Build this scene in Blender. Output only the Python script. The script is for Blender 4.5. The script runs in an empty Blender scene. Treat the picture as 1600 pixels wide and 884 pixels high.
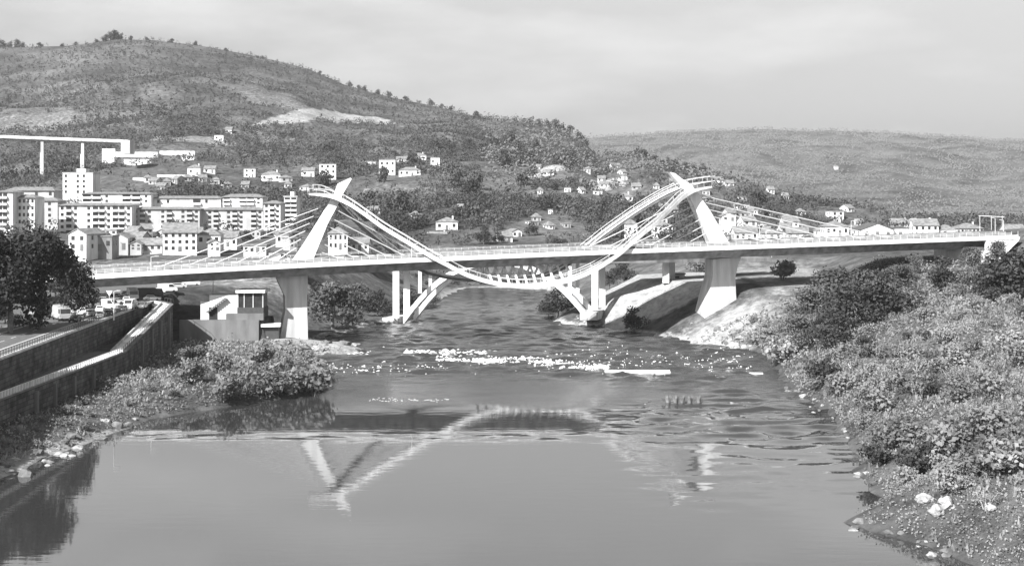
import bpy, bmesh, math, random
import numpy as np
from mathutils import Vector, Matrix, noise as mnoise

random.seed(7)
RNG = np.random.default_rng(7)
SC = bpy.context.scene
COL = SC.collection
R = math.radians

# ------------------------------------------------------------------ camera
F, W0, H0, YH, CZ = 2222.0, 1600.0, 884.0, 307.0, 38.0   # focal length and horizon row in photo pixels, eye height in m
cam = bpy.data.cameras.new('camera')
cam.sensor_width = 36.0
cam.lens = 36.0 * F / W0
cam.shift_y = -(H0 / 2 - YH) / W0
cam.clip_start, cam.clip_end = 1.0, 30000.0
camo = bpy.data.objects.new('camera', cam)
COL.objects.link(camo)
camo.location = (0, 0, CZ)
camo.rotation_euler = (R(90), 0, 0)
SC.camera = camo

# ------------------------------------------------------------------ light, sky, exposure
SUN_EL, SUN_AZ = 37.0, -142.0            # azimuth measured from +Y towards +X: behind the camera, to the left
sd = Vector((math.sin(R(SUN_AZ)) * math.cos(R(SUN_EL)), math.cos(R(SUN_AZ)) * math.cos(R(SUN_EL)), math.sin(R(SUN_EL))))
sun = bpy.data.lights.new('sun', 'SUN')
sun.energy, sun.angle, sun.color = 4.95, R(0.5), (1, 1, 1)
suno = bpy.data.objects.new('sun', sun)
COL.objects.link(suno)
suno.rotation_euler = (-sd).to_track_quat('-Z', 'Y').to_euler()

world = bpy.data.worlds.new('World')
SC.world = world
world.use_nodes = True
wt = world.node_tree
wt.nodes.clear()
sky = wt.nodes.new('ShaderNodeTexSky')
sky.sky_type = 'NISHITA'
sky.sun_disc = False
sky.sun_elevation, sky.sun_rotation = R(SUN_EL), R(SUN_AZ)
sky.dust_density, sky.air_density = 2.0, 1.0
bw = wt.nodes.new('ShaderNodeRGBToBW')      # black and white film
wt.links.new(sky.outputs[0], bw.inputs[0])
tc = wt.nodes.new('ShaderNodeTexCoord')
mp = wt.nodes.new('ShaderNodeMapping')
mp.inputs['Scale'].default_value = (3.0, 3.0, 12.0)
mp.inputs['Location'].default_value = (0.35, 0.2, 0.6)
wt.links.new(tc.outputs['Generated'], mp.inputs[0])
cn = wt.nodes.new('ShaderNodeTexNoise')
cn.inputs['Scale'].default_value = 1.3
cn.inputs['Detail'].default_value = 6
cn.inputs['Roughness'].default_value = 0.55
wt.links.new(mp.outputs[0], cn.inputs['Vector'])
cr = wt.nodes.new('ShaderNodeMapRange')
cr.inputs[1].default_value, cr.inputs[2].default_value = 0.48, 0.72
cr.inputs[3].default_value, cr.inputs[4].default_value = 0.0, 1.0
wt.links.new(cn.outputs[0], cr.inputs[0])
mx = wt.nodes.new('ShaderNodeMix')
mx.data_type = 'FLOAT'
mlt = wt.nodes.new('ShaderNodeMath'); mlt.operation = 'MULTIPLY'; mlt.inputs[1].default_value = 0.55
wt.links.new(cr.outputs[0], mlt.inputs[0])
sxyz = wt.nodes.new('ShaderNodeSeparateXYZ')            # cloud thickened higher up, added to brighten what the water reflects
wt.links.new(tc.outputs['Generated'], sxyz.inputs[0])
hi_ = wt.nodes.new('ShaderNodeMapRange'); hi_.interpolation_type = 'SMOOTHSTEP'
for i_, v_ in enumerate((0.07, 0.2, 0.0, 0.55)): hi_.inputs[i_ + 1].default_value = v_
wt.links.new(sxyz.outputs['Z'], hi_.inputs[0])
sum_ = wt.nodes.new('ShaderNodeMath'); sum_.operation = 'ADD'; sum_.use_clamp = True
fd_ = wt.nodes.new('ShaderNodeMapRange'); fd_.interpolation_type = 'SMOOTHSTEP'      # and cleared overhead, to lessen the fill in the shadows
for i_, v_ in enumerate((0.28, 0.5, 1.0, 0.0)): fd_.inputs[i_ + 1].default_value = v_
wt.links.new(sxyz.outputs['Z'], fd_.inputs[0])
ad_ = wt.nodes.new('ShaderNodeMath'); ad_.operation = 'ADD'
wt.links.new(mlt.outputs[0], ad_.inputs[0]); wt.links.new(hi_.outputs[0], ad_.inputs[1])
sum_.operation = 'MULTIPLY'
wt.links.new(ad_.outputs[0], sum_.inputs[0]); wt.links.new(fd_.outputs[0], sum_.inputs[1])
wt.links.new(sum_.outputs[0], mx.inputs[0])
wt.links.new(bw.outputs[0], mx.inputs[2])
mx.inputs[3].default_value = 7.2            # thin bright cloud
bg = wt.nodes.new('ShaderNodeBackground')
bg.inputs['Strength'].default_value = 0.074
wt.links.new(mx.outputs[0], bg.inputs[0])
wo = wt.nodes.new('ShaderNodeOutputWorld')
wt.links.new(bg.outputs[0], wo.inputs[0])

SC.view_settings.view_transform = 'Standard'
SC.view_settings.look = 'None'
SC.view_settings.gamma = 1.0
SC.view_settings.use_curve_mapping = False
SC.view_settings.exposure = 0.9
SC.cycles.max_bounces = 6
SC.cycles.diffuse_bounces = 2
SC.cycles.glossy_bounces = 3
SC.cycles.transparent_max_bounces = 6
SC.cycles.volume_bounces = 0

# ------------------------------------------------------------------ materials (black and white photograph: all greys)
MATS = {}
def mat(name, lo, hi=None, rough=0.8, scale=1.0, detail=4, bump=0.0, bscale=None, spec=0.3, contrast=(0.35, 0.65), stretch=None, translucent=0.0):
    if name in MATS: return MATS[name]
    hi = lo if hi is None else hi
    m = bpy.data.materials.new(name)
    m.use_nodes = True
    t = m.node_tree; n = t.nodes; l = t.links
    b = n['Principled BSDF']
    b.inputs['Roughness'].default_value = rough
    b.inputs['Specular IOR Level'].default_value = spec
    g = n.new('ShaderNodeNewGeometry')
    vec = g.outputs['Position']
    if stretch:
        mp = n.new('ShaderNodeMapping'); mp.inputs['Scale'].default_value = stretch
        l.new(vec, mp.inputs[0]); vec = mp.outputs[0]
    nz = n.new('ShaderNodeTexNoise')
    nz.inputs['Scale'].default_value = scale; nz.inputs['Detail'].default_value = detail
    l.new(vec, nz.inputs['Vector'])
    r = n.new('ShaderNodeMapRange')
    r.inputs[1].default_value, r.inputs[2].default_value = contrast
    r.inputs[3].default_value, r.inputs[4].default_value = lo, hi
    l.new(nz.outputs[0], r.inputs[0])
    c = n.new('ShaderNodeCombineColor')
    for i in range(3): l.new(r.outputs[0], c.inputs[i])
    l.new(c.outputs[0], b.inputs['Base Color'])
    if translucent:
        tr = n.new('ShaderNodeBsdfTranslucent'); l.new(c.outputs[0], tr.inputs[0])
        ms = n.new('ShaderNodeMixShader'); ms.inputs[0].default_value = translucent
        l.new(b.outputs[0], ms.inputs[1]); l.new(tr.outputs[0], ms.inputs[2])
        l.new(ms.outputs[0], n['Material Output'].inputs[0])
    if bump:
        bn = n.new('ShaderNodeTexNoise'); bn.inputs['Scale'].default_value = bscale or scale * 3; bn.inputs['Detail'].default_value = 5
        l.new(vec, bn.inputs['Vector'])
        bp = n.new('ShaderNodeBump'); bp.inputs['Distance'].default_value = bump
        l.new(bn.outputs[0], bp.inputs['Height']); l.new(bp.outputs[0], b.inputs['Normal'])
    MATS[name] = m
    return m

M_WHITE = mat('white_painted_concrete', .5, .82, .6, .5, 7, stretch=(1, 1, .12), contrast=(.25, .6), bump=.02, bscale=3)
M_CONC = mat('pale_concrete', .34, .6, .8, .5, 7, bump=.03, bscale=3, stretch=(1, 1, .12), contrast=(.3, .65))
M_GREYC = mat('grey_concrete', .15, .3, .85, .5, 7, bump=.03, stretch=(1, 1, .3))
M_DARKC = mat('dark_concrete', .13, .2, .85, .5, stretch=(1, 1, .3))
M_ASPH = mat('asphalt', .1, .15, .9, 1.5)
M_DECKTOP = mat('deck_surfacing', .1, .15, .85, .6)
M_LINE = mat('road_paint', .7, .78, .7)
M_PAVE = mat('pavement_slabs', .15, .22, .85, 1.2)
M_STONEW = mat('stained_stone_wall', .05, .2, .9, .35, 8, bump=.12, bscale=1.5, contrast=(.3, .72))
def coursed(m):
    """coursed masonry: dark joints between the blocks"""
    t = m.node_tree; n = t.nodes; l = t.links; b = n['Principled BSDF']
    src = b.inputs['Base Color'].links[0].from_socket
    g = n.new('ShaderNodeNewGeometry'); s = n.new('ShaderNodeSeparateXYZ'); l.new(g.outputs['Position'], s.inputs[0])
    c = n.new('ShaderNodeCombineXYZ'); l.new(s.outputs['Y'], c.inputs[0]); l.new(s.outputs['Z'], c.inputs[1])
    k = n.new('ShaderNodeTexBrick'); l.new(c.outputs[0], k.inputs['Vector'])
    k.inputs['Scale'].default_value = 1.0; k.inputs['Brick Width'].default_value = 1.7; k.inputs['Row Height'].default_value = .75; k.inputs['Mortar Size'].default_value = .05
    k.inputs['Color1'].default_value = (1, 1, 1, 1); k.inputs['Color2'].default_value = (.55, .55, .55, 1); k.inputs['Mortar'].default_value = (.3, .3, .3, 1)
    q = n.new('ShaderNodeMix'); q.data_type = 'RGBA'; q.blend_type = 'MULTIPLY'; q.inputs[0].default_value = 1
    l.new(src, q.inputs[6]); l.new(k.outputs[0], q.inputs[7]); l.new(q.outputs[2], b.inputs['Base Color'])
coursed(M_STONEW)
M_METAL = mat('galvanised_metal', .5, .6, .45, 2, spec=.5)
M_RAIL = mat('pale_railing_metal', .62, .7, .5, 2)
M_DARKM = mat('dark_metal', .06, .08, .5, 2)
M_GLASS = mat('dark_window_glass', .03, .05, .15, 1, spec=.6)
M_WALLW = mat('white_render', .48, .8, .85, .3, 6, stretch=(1, 1, .3), contrast=(.25, .6))
M_WALLG = mat('grey_render', .36, .5, .85, .25, stretch=(1, 1, .4))
M_WALLD = mat('weathered_render', .18, .32, .9, .3, stretch=(1, 1, .4))
M_ROOF = mat('clay_tile_roof', .15, .27, .9, .8, bump=.05)
M_ROOFD = mat('slate_roof', .08, .13, .8, .8)
M_BARK = mat('bark', .1, .2, .95, 3)
M_BARKP = mat('pale_bark', .4, .55, .9, 3)
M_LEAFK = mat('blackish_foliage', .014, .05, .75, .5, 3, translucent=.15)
M_LEAFR = mat('far_foliage', .1, .14, .85, .01, 3)
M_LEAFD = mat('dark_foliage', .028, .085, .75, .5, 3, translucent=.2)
M_LEAFM = mat('mid_foliage', .06, .17, .75, .12, 7, translucent=.25)
M_LEAFH = mat('hill_foliage', .035, .14, .8, .03, 8, translucent=.2, contrast=(.3, .7))
M_LEAFP = mat('pale_foliage', .11, .38, .8, .1, 8, translucent=.3, contrast=(.32, .68))
M_DRY = mat('dry_grass', .2, .42, .9, .4, 4, translucent=.25)
M_ROCK = mat('pale_river_rock', .2, .48, .9, .7, 5, bump=.1, bscale=2)
M_ROCKG = mat('grey_river_rock', .09, .24, .9, .7, 5, bump=.1, bscale=2)
M_CARW = mat('white_car_paint', .75, .8, .25, 1, spec=.5)
M_CARL = mat('light_grey_car_paint', .45, .5, .25, 1, spec=.5)
M_CARG = mat('mid_grey_car_paint', .16, .2, .25, 1, spec=.5)
M_CARD = mat('dark_car_paint', .03, .04, .2, 1, spec=.5)
M_TYRE = mat('tyre_rubber', .02, .025, .9, 1)
M_FOAM = mat('water_foam', .75, .9, .7, 2)

# ------------------------------------------------------------------ helpers
def tag(o, label=None, cat=None, group=None, kind=None):
    if label: o['label'] = label
    if cat: o['category'] = cat
    if group: o['group'] = group
    if kind: o['kind'] = kind
    return o

def empty(name, loc=(0, 0, 0), rz=0.0, label=None, cat=None, group=None):
    o = bpy.data.objects.new(name, None)
    o.empty_display_size = 0.5
    COL.objects.link(o)
    o.location = loc; o.rotation_euler = (0, 0, rz)
    return tag(o, label, cat, group)

class MB:
    def __init__(s): s.v = []; s.f = []
    def add(s, vs, fs):
        k = len(s.v); s.v += [tuple(p) for p in vs]; s.f += [tuple(i + k for i in f) for f in fs]
    def box(s, c, size, rz=0.0):
        x, y, z = (q / 2 for q in size); ca, sa = math.cos(rz), math.sin(rz)
        vs = []
        for dz in (-z, z):
            for dx, dy in ((-x, -y), (x, -y), (x, y), (-x, y)):
                vs.append((c[0] + dx * ca - dy * sa, c[1] + dx * sa + dy * ca, c[2] + dz))
        s.add(vs, [(3, 2, 1, 0), (4, 5, 6, 7), (0, 1, 5, 4), (1, 2, 6, 5), (2, 3, 7, 6), (3, 0, 4, 7)])
    def loft(s, secs, closed=True, caps=True):
        n = len(secs[0]); vs = [p for q in secs for p in q]; fs = []
        for i in range(len(secs) - 1):
            for j in range(n if closed else n - 1):
                a, b = i * n + j, i * n + (j + 1) % n
                fs.append((a, b, b + n, a + n))
        if caps and closed:
            fs.append(tuple(range(n - 1, -1, -1))); fs.append(tuple((len(secs) - 1) * n + j for j in range(n)))
        s.add(vs, fs)
    def tube(s, pts, r, n=6):
        pts = [Vector(p) for p in pts]; rs = r if isinstance(r, (list, tuple)) else [r] * len(pts)
        secs = []
        for i, p in enumerate(pts):
            d = (pts[min(i + 1, len(pts) - 1)] - pts[max(i - 1, 0)]).normalized()
            up = Vector((0, 0, 1)) if abs(d.z) < .95 else Vector((1, 0, 0))
            a = d.cross(up).normalized(); b = a.cross(d)
            secs.append([p + (a * math.cos(2 * math.pi * k / n) + b * math.sin(2 * math.pi * k / n)) * rs[i] for k in range(n)])
        s.loft(secs)
    def bar(s, p, q, w, h):
        """a beam of rectangular section from p to q"""
        p, q = Vector(p), Vector(q); d = (q - p).normalized()
        a = d.cross(Vector((0, 0, 1)))
        a = a.normalized() if a.length > 1e-4 else Vector((1, 0, 0))
        b = a.cross(d)
        secs = [[c + a * (sx * w / 2) + b * (sz * h / 2) for sx, sz in ((-1, -1), (1, -1), (1, 1), (-1, 1))] for c in (p, q)]
        s.loft(secs)
    def build(s, name, m, parent=None, origin=(0, 0, 0), smooth=False, fix=True):
        me = bpy.data.meshes.new(name)
        o = Vector(origin)
        me.from_pydata([(v[0] - o.x, v[1] - o.y, v[2] - o.z) for v in s.v], [], s.f)
        if fix:
            bm = bmesh.new(); bm.from_mesh(me); bmesh.ops.recalc_face_normals(bm, faces=bm.faces); bm.to_mesh(me); bm.free()
        if smooth:
            for p in me.polygons: p.use_smooth = True
        if isinstance(m, (list, tuple)):
            for q in m: me.materials.append(q)
        else: me.materials.append(m)
        ob = bpy.data.objects.new(name, me)
        COL.objects.link(ob)
        if parent is not None: ob.parent = parent
        else: ob.location = o
        return ob

KIDS = {}
def kids(o):
    return [c for c in COL.objects if c.parent == o]

def copy_tree(o, loc, rz=0.0, sc=1.0, label=None, group=None, cache={}):
    """copy a thing with its parts and sub-parts"""
    def grab(x):
        if x.name not in cache: cache[x.name] = [c for c in x.children]
        return cache[x.name]
    def rec(x, par):
        c = x.copy(); COL.objects.link(c); c.parent = par
        for ch in grab(x): rec(ch, c)
        return c
    c = rec(o, None)
    c.location = loc; c.rotation_euler = (0, 0, rz); c.scale = (sc, sc, sc) if not isinstance(sc, tuple) else sc
    if label: c['label'] = label
    if group: c['group'] = group
    return c

def np_mesh(name, verts, faces4, m, parent=None, smooth=False):
    """mesh of quads from numpy arrays"""
    me = bpy.data.meshes.new(name)
    nv, nf = len(verts), len(faces4)
    me.vertices.add(nv); me.vertices.foreach_set('co', np.ascontiguousarray(verts, dtype=np.float32).ravel())
    me.loops.add(nf * 4); me.loops.foreach_set('vertex_index', np.ascontiguousarray(faces4, dtype=np.int32).ravel())
    me.polygons.add(nf)
    me.polygons.foreach_set('loop_start', np.arange(0, nf * 4, 4, dtype=np.int32))
    if smooth: me.polygons.foreach_set('use_smooth', np.ones(nf, dtype=bool))
    me.update(calc_edges=True); me.validate()
    me.materials.append(m)
    o = bpy.data.objects.new(name, me)
    COL.objects.link(o)
    if parent is not None: o.parent = parent
    return o

def catmull(pts, n=8):
    pts = [np.array(p, float) for p in pts]; out = []
    q = [2 * pts[0] - pts[1]] + pts + [2 * pts[-1] - pts[-2]]
    for i in range(1, len(q) - 2):
        for k in range(n):
            t = k / n
            out.append(.5 * (2 * q[i] + (q[i + 1] - q[i - 1]) * t + (2 * q[i - 1] - 5 * q[i] + 4 * q[i + 1] - q[i + 2]) * t * t + (3 * q[i] - q[i - 1] - 3 * q[i + 1] + q[i + 2]) * t ** 3))
    out.append(pts[-1])
    return [Vector(p) for p in out]

def at(px, py, D):
    return Vector(((px - 800) / F * D, D, CZ - (py - YH) / F * D))

# ------------------------------------------------------------------ terrain
def _hash(ix, iy, seed):
    h = (ix.astype(np.int64) * 374761393 + iy.astype(np.int64) * 668265263 + seed * 974634777) & 0xFFFFFFFF
    h = ((h ^ (h >> 13)) * 1274126177) & 0xFFFFFFFF
    return ((h ^ (h >> 16)) & 0xFFFFFF) / float(0xFFFFFF)
def vnoise(x, y, seed=0):
    ix, iy = np.floor(x), np.floor(y); fx, fy = x - ix, y - iy
    fx = fx * fx * (3 - 2 * fx); fy = fy * fy * (3 - 2 * fy)
    a, b = _hash(ix, iy, seed), _hash(ix + 1, iy, seed); c, d = _hash(ix, iy + 1, seed), _hash(ix + 1, iy + 1, seed)
    return (a + (b - a) * fx) * (1 - fy) + (c + (d - c) * fx) * fy
def fbm(x, y, s, seed=0, o=4):
    r = 0.0; a = .5; x = np.asarray(x, float) / s; y = np.asarray(y, float) / s
    for k in range(o):
        r = r + a * (vnoise(x, y, seed + k) * 2 - 1); a *= .5; x = x * 2.03 + 5.1; y = y * 2.03 + 1.7
    return r
def sstep(x, a, b):
    t = np.clip((x - a) / (b - a), 0, 1); return t * t * (3 - 2 * t)

LS = np.array([(0, -78), (146, -72), (193, -69.4), (207, -68), (220, -64.5), (243, -62), (254, -53.6), (268, -42), (277, -35), (290, -35), (300, -40), (320, -45), (338, -46),
               (346, -37), (353, -37), (366, -46), (380, -52), (396, -47), (420, -42), (431, -38), (470, -34), (534, -27), (582, -21), (602, -5), (9000, -5)])
RS = np.array([(0, 62), (146, 47), (155, 44.8), (166, 39.6), (178, 46.6), (195, 47.8), (209, 51), (236, 54), (254, 57), (270, 54.6), (298, 57), (327, 59.7), (350, 60.6),
               (358, 57), (364, 51), (387, 40), (410, 30), (422, 16), (430, 13.4), (449, 14), (466, 20), (552, 17), (582, 14), (602, -5), (9000, -5)])
CREST = np.array([(-800, 100, 2000), (-300, 85, 2000), (0, 74, 2000), (100, 72, 2000), (150, 66, 2000), (180, 61, 2000), (240, 63, 2000), (310, 71, 2000), (360, 80, 2000), (400, 88, 2000),
                  (440, 97, 2000), (480, 107, 1980), (540, 133, 1950), (580, 144, 1930), (620, 154, 1900), (660, 162, 1880), (700, 170, 1850), (740, 181, 1820), (780, 191, 1780),
                  (820, 195, 1720), (860, 200, 1650), (890, 210, 1600), (910, 224, 1560), (935, 247, 1500), (960, 244, 1420), (990, 246, 1360), (1010, 246, 1320), (1040, 256, 1270),
                  (1060, 261, 1240), (1100, 268, 1190), (1130, 278, 1150), (1160, 288, 1120), (1200, 301, 1080), (1240, 315, 1040), (1280, 326, 1000), (1310, 334, 980),
                  (1340, 340, 960), (1370, 350, 940), (1400, 356, 920), (1450, 360, 900), (1600, 362, 900), (2400, 362, 900)], float)
RIDGE = np.array([(-800, 240), (600, 228), (930, 215), (980, 211), (1040, 207), (1100, 204), (1150, 203), (1200, 201), (1260, 204), (1300, 203), (1350, 206), (1400, 207), (1450, 212), (1500, 214), (1560, 219), (1600, 219), (1800, 214), (2400, 225)], float)

def xw1(D): return np.interp(D, [100, 217, 283, 340, 352], [-79.8, -78, -77, -81, -88])      # lower promenade edge
def xw2(D): return np.interp(D, [100, 226, 350, 420], [-74.5, -81, -88, -92])                 # road edge
ROADZ, WALKZ = 12.3, 7.0
def emb_mask(X, D): return sstep(X, 20, 28) * (1 - sstep(X, 95, 110)) * sstep(D, 376, 392) * (1 - sstep(D, 455, 470))
def shore_d(X, D):
    xl = np.interp(D, LS[:, 0], LS[:, 1]); xr = np.interp(D, RS[:, 0], RS[:, 1])
    w = fbm(X, D, 9, 3, 3) * 2.2 * (1 - .8 * emb_mask(X, D))
    ex = np.maximum(D - 590, 0) * .5
    return xl - X + w + ex, X - xr + w + ex
def gz(X, D):
    X = np.asarray(X, float); D = np.asarray(D, float)
    dl, dr = shore_d(X, D)
    px = 800 + F * X / np.maximum(D, 1)
    n1 = fbm(X, D, 14, 11, 4) * (1 - .95 * emb_mask(X, D))
    # left bank: low shingle and scrub below the promenade, terrace and slope beyond the bridge
    zl_near = 2.7 * (1 - np.exp(-np.maximum(dl, 0) / 6)) + .7 * n1 * sstep(dl, 0, 8)
    zl_far = 1.0 * sstep(dl, 0, 3) + 11.3 * sstep(dl, 5, 38) + .8 * n1 * sstep(dl, 2, 20)
    zl = zl_near + (zl_far - zl_near) * sstep(D, 352, 392)
    zl = np.where((X < xw1(D) - .8) & (D < 283), np.maximum(zl, WALKZ - .15), zl)
    rampz = WALKZ + (ROADZ - WALKZ) * np.clip((D - 283) / 57, 0, 1) - .2
    zl = np.where((X < xw1(D) - .8) & (D >= 283) & (D < 364), np.maximum(zl, np.where(X > xw1(D) - 4.2, rampz, WALKZ - .15)), zl)
    zl = np.where((D >= 350.5) & (D < 368) & (X > -80) & (X < -61), 7.3, zl)
    zl = np.where((X < xw2(D) - .8) & (D < 430), ROADZ - .12, zl)
    # right bank
    zr = 16 * (1 - np.exp(-np.maximum(dr, 0) / 28)) + .045 * np.clip(dr, 0, 110) + 1.1 * n1 * sstep(dr, 2, 14)
    zr = zr + (13.2 * np.clip((dr - .5) / 25, 0, 1) + .03 * np.clip(dr - 25, 0, 90) - zr) * emb_mask(X, D)
    zr = zr + 7 * sstep(X, 133, 150) * sstep(D, 372, 402)
    zr = zr + (np.minimum(zr, 15.5 + .3 * n1) - zr) * sstep(D, 440, 500)
    zl = zl + 5.5 * sstep(D, 428, 458) * sstep(-X, 58, 78)
    z = np.where(dl > dr, zl, zr)
    z = np.where(np.maximum(dl, dr) <= 0, np.maximum(-2.5, .35 * np.maximum(dl, dr)), np.maximum(z, .12 * np.minimum(np.maximum(dl, dr), 2)))
    # valley floor and hill
    back = np.maximum(D - 430, 0)
    z = z + np.where(np.maximum(dl, dr) > 0, np.minimum(back, 300) * .02 * sstep(np.maximum(dl, dr), 5, 60), 0)
    cy = np.interp(px, CREST[:, 0], CREST[:, 1]); cd = np.interp(px, CREST[:, 0], CREST[:, 2])
    zc = CZ + cd * (YH - cy) / F
    ds = np.interp(px, [-800, 0, 400, 700, 1000, 1300, 1600], [640, 640, 640, 600, 610, 680, 700])
    t = (D - ds) / (cd - ds); p = np.interp(px, [0, 500, 900, 1200], [1.35, 1.15, 1.0, 1.0])
    h = 17 + (zc - 17) * np.clip(t, 0, 1) ** p + np.sin(np.clip(t, 0, 1) * math.pi) * (fbm(X, D, 170, 21, 4) * 26 + fbm(X, D, 60, 22, 3) * 9)
    h = np.where(t > 1, zc - (D - cd) * .22, h)
    h = np.where(t < 0, -50, h)
    z = np.where(D > 560, np.maximum(z * 1.0, h), z)
    z = np.where((D > 560) & (t > 1), h, z)
    # far ridge
    ry = np.interp(px, RIDGE[:, 0], RIDGE[:, 1]); rz = CZ + 5000 * (YH - ry) / F
    t2 = (D - 1500) / 3500
    h2 = 12 + (rz - 12) * np.clip(t2, 0, 1) ** 1.15 + np.sin(np.clip(t2, 0, 1) * math.pi) * fbm(X, D, 420, 31, 5) * 70 + fbm(X, D, 90, 33, 3) * 5
    h2 = np.where(t2 > 1, rz - (D - 5000) * .2 + fbm(X, D, 90, 33, 3) * 5, h2)
    z = np.where(D > 900, np.maximum(z, np.where(t2 > 0, h2, 12)), z)
    return z
def g1(x, y): return float(gz(np.array([x]), np.array([y]))[0])
_DS = np.geomspace(130, 2600, 900)
def hit(px, py, dmin=130):
    """where the line of sight through a photo pixel meets the ground"""
    Xs = (px - 800) / F * _DS; zs = CZ - (py - YH) / F * _DS
    ok = (zs <= np.maximum(gz(Xs, _DS), 0)) & (_DS >= dmin)
    i = int(np.argmax(ok)) if ok.any() else len(_DS) - 1
    D = _DS[i]
    return Vector((Xs[i], D, max(g1(Xs[i], D), 0)))

Ds = np.concatenate([np.linspace(70, 144, 30), np.linspace(146, 460, 315), np.geomspace(462, 2150, 420), np.geomspace(2170, 6600, 90)])
Us = np.linspace(-.62, .62, 640)
UU, DD = np.meshgrid(Us, Ds)
XX = UU * DD
ZZ = gz(XX, DD)
V = np.stack([XX, DD, ZZ], -1).reshape(-1, 3)
nr, nc = UU.shape
ii = (np.arange(nr - 1)[:, None] * nc + np.arange(nc - 1)[None, :]).ravel()
FQ = np.stack([ii, ii + 1, ii + nc + 1, ii + nc], -1)

PXX = 800 + F * UU; PYY = YH + F * (CZ - ZZ) / DD
dl, dr = shore_d(XX, DD)
bare = np.zeros_like(ZZ)
# the old quarry scar and pale tracks on the hill: patches in the world, at their own distance
def patch(cx, cy, D, wx, hy, seed, amt=1.0):
    global bare
    X0 = (cx - 800) / F * D
    q = ((XX - X0) / wx) ** 2 + ((DD - D) / hy) ** 2
    q = q + fbm(XX, DD, 28, seed, 4) * .9
    bare = np.maximum(bare, amt * sstep(-q, -1.0, -.6) * (DD > 480))
def patch_px(px, py, wx, hy, seed, amt=1.0):
    p = hit(px, py, 480); patch(px, py, p.y, wx, hy, seed, amt)
qt = np.interp(PXX, [385, 400, 430, 480, 515, 550, 585, 622, 634], [199, 193, 181, 169, 170, 178, 180, 191, 199]); qb = np.interp(PXX, [385, 430, 480, 505, 525, 545, 585, 634], [199, 194, 191, 186, 195, 192, 194, 199])
nq = fbm(XX, DD, 16, 41, 4) * 6
bare = np.maximum(bare, .95 * sstep(PYY - qt + nq, -1, 2.5) * sstep(qb - PYY + nq, -1, 2.5) * (DD > 700) * (DD < 1900) * (.75 + .35 * fbm(XX, DD, 9, 47, 3)) * (PXX > 390) * (PXX < 630))
patch_px(430, 158, 42, 60, 45, .35); patch_px(320, 218, 45, 35, 46, .5); patch_px(30, 205, 50, 60, 47, .4); patch_px(30, 170, 60, 20, 48, .3)
patch_px(935, 240, 10, 60, 49, .8); patch_px(420, 122, 70, 18, 50, .3); patch_px(350, 115, 50, 14, 51, .25)
patch_px(850, 270, 22, 16, 52, .7); patch_px(950, 290, 20, 16, 53, .6); patch_px(620, 300, 25, 18, 54, .3); patch_px(790, 300, 25, 18, 55, .3)
# embankment under the right of the bridge, shingle by the water
emb = sstep(XX, 22, 30) * (1 - sstep(XX, 62, 72)) * sstep(DD, 398, 404) * (1 - sstep(DD, 446, 456))
bare = np.maximum(bare, .85 * emb)
emb2 = sstep(XX, 64, 72) * (1 - sstep(XX, 92, 100)) * sstep(DD, 372, 385) * (1 - sstep(DD, 450, 470))
bare = np.maximum(bare, .55 * emb2)
mxd = np.maximum(dl, dr)
bare = np.maximum(bare, .8 * (1 - sstep(mxd, .5, 4.0 + 4 * fbm(XX, DD, 11, 61, 3))) * (DD < 600) * np.where(dr > dl, sstep(DD, 345, 365), 1 - .85 * sstep(DD, 225, 240) * (1 - sstep(DD, 300, 325))))
bare = np.maximum(bare, .9 * sstep(DD, 335, 345) * (1 - sstep(DD, 366, 376)) * (dl > 0) * (XX > -60))
bare = np.maximum(bare, .8 * np.exp(-(((XX - 57) / 16) ** 2 + ((DD - 372) / 13) ** 2)))
bare = np.maximum(bare, .45 * sstep(dl, 14, 30) * sstep(DD, 395, 410) * (1 - sstep(DD, 440, 470)))
bare = np.clip(bare + .12 * fbm(XX, DD, 40, 63, 3) * (DD < 900), 0, 1)

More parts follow.
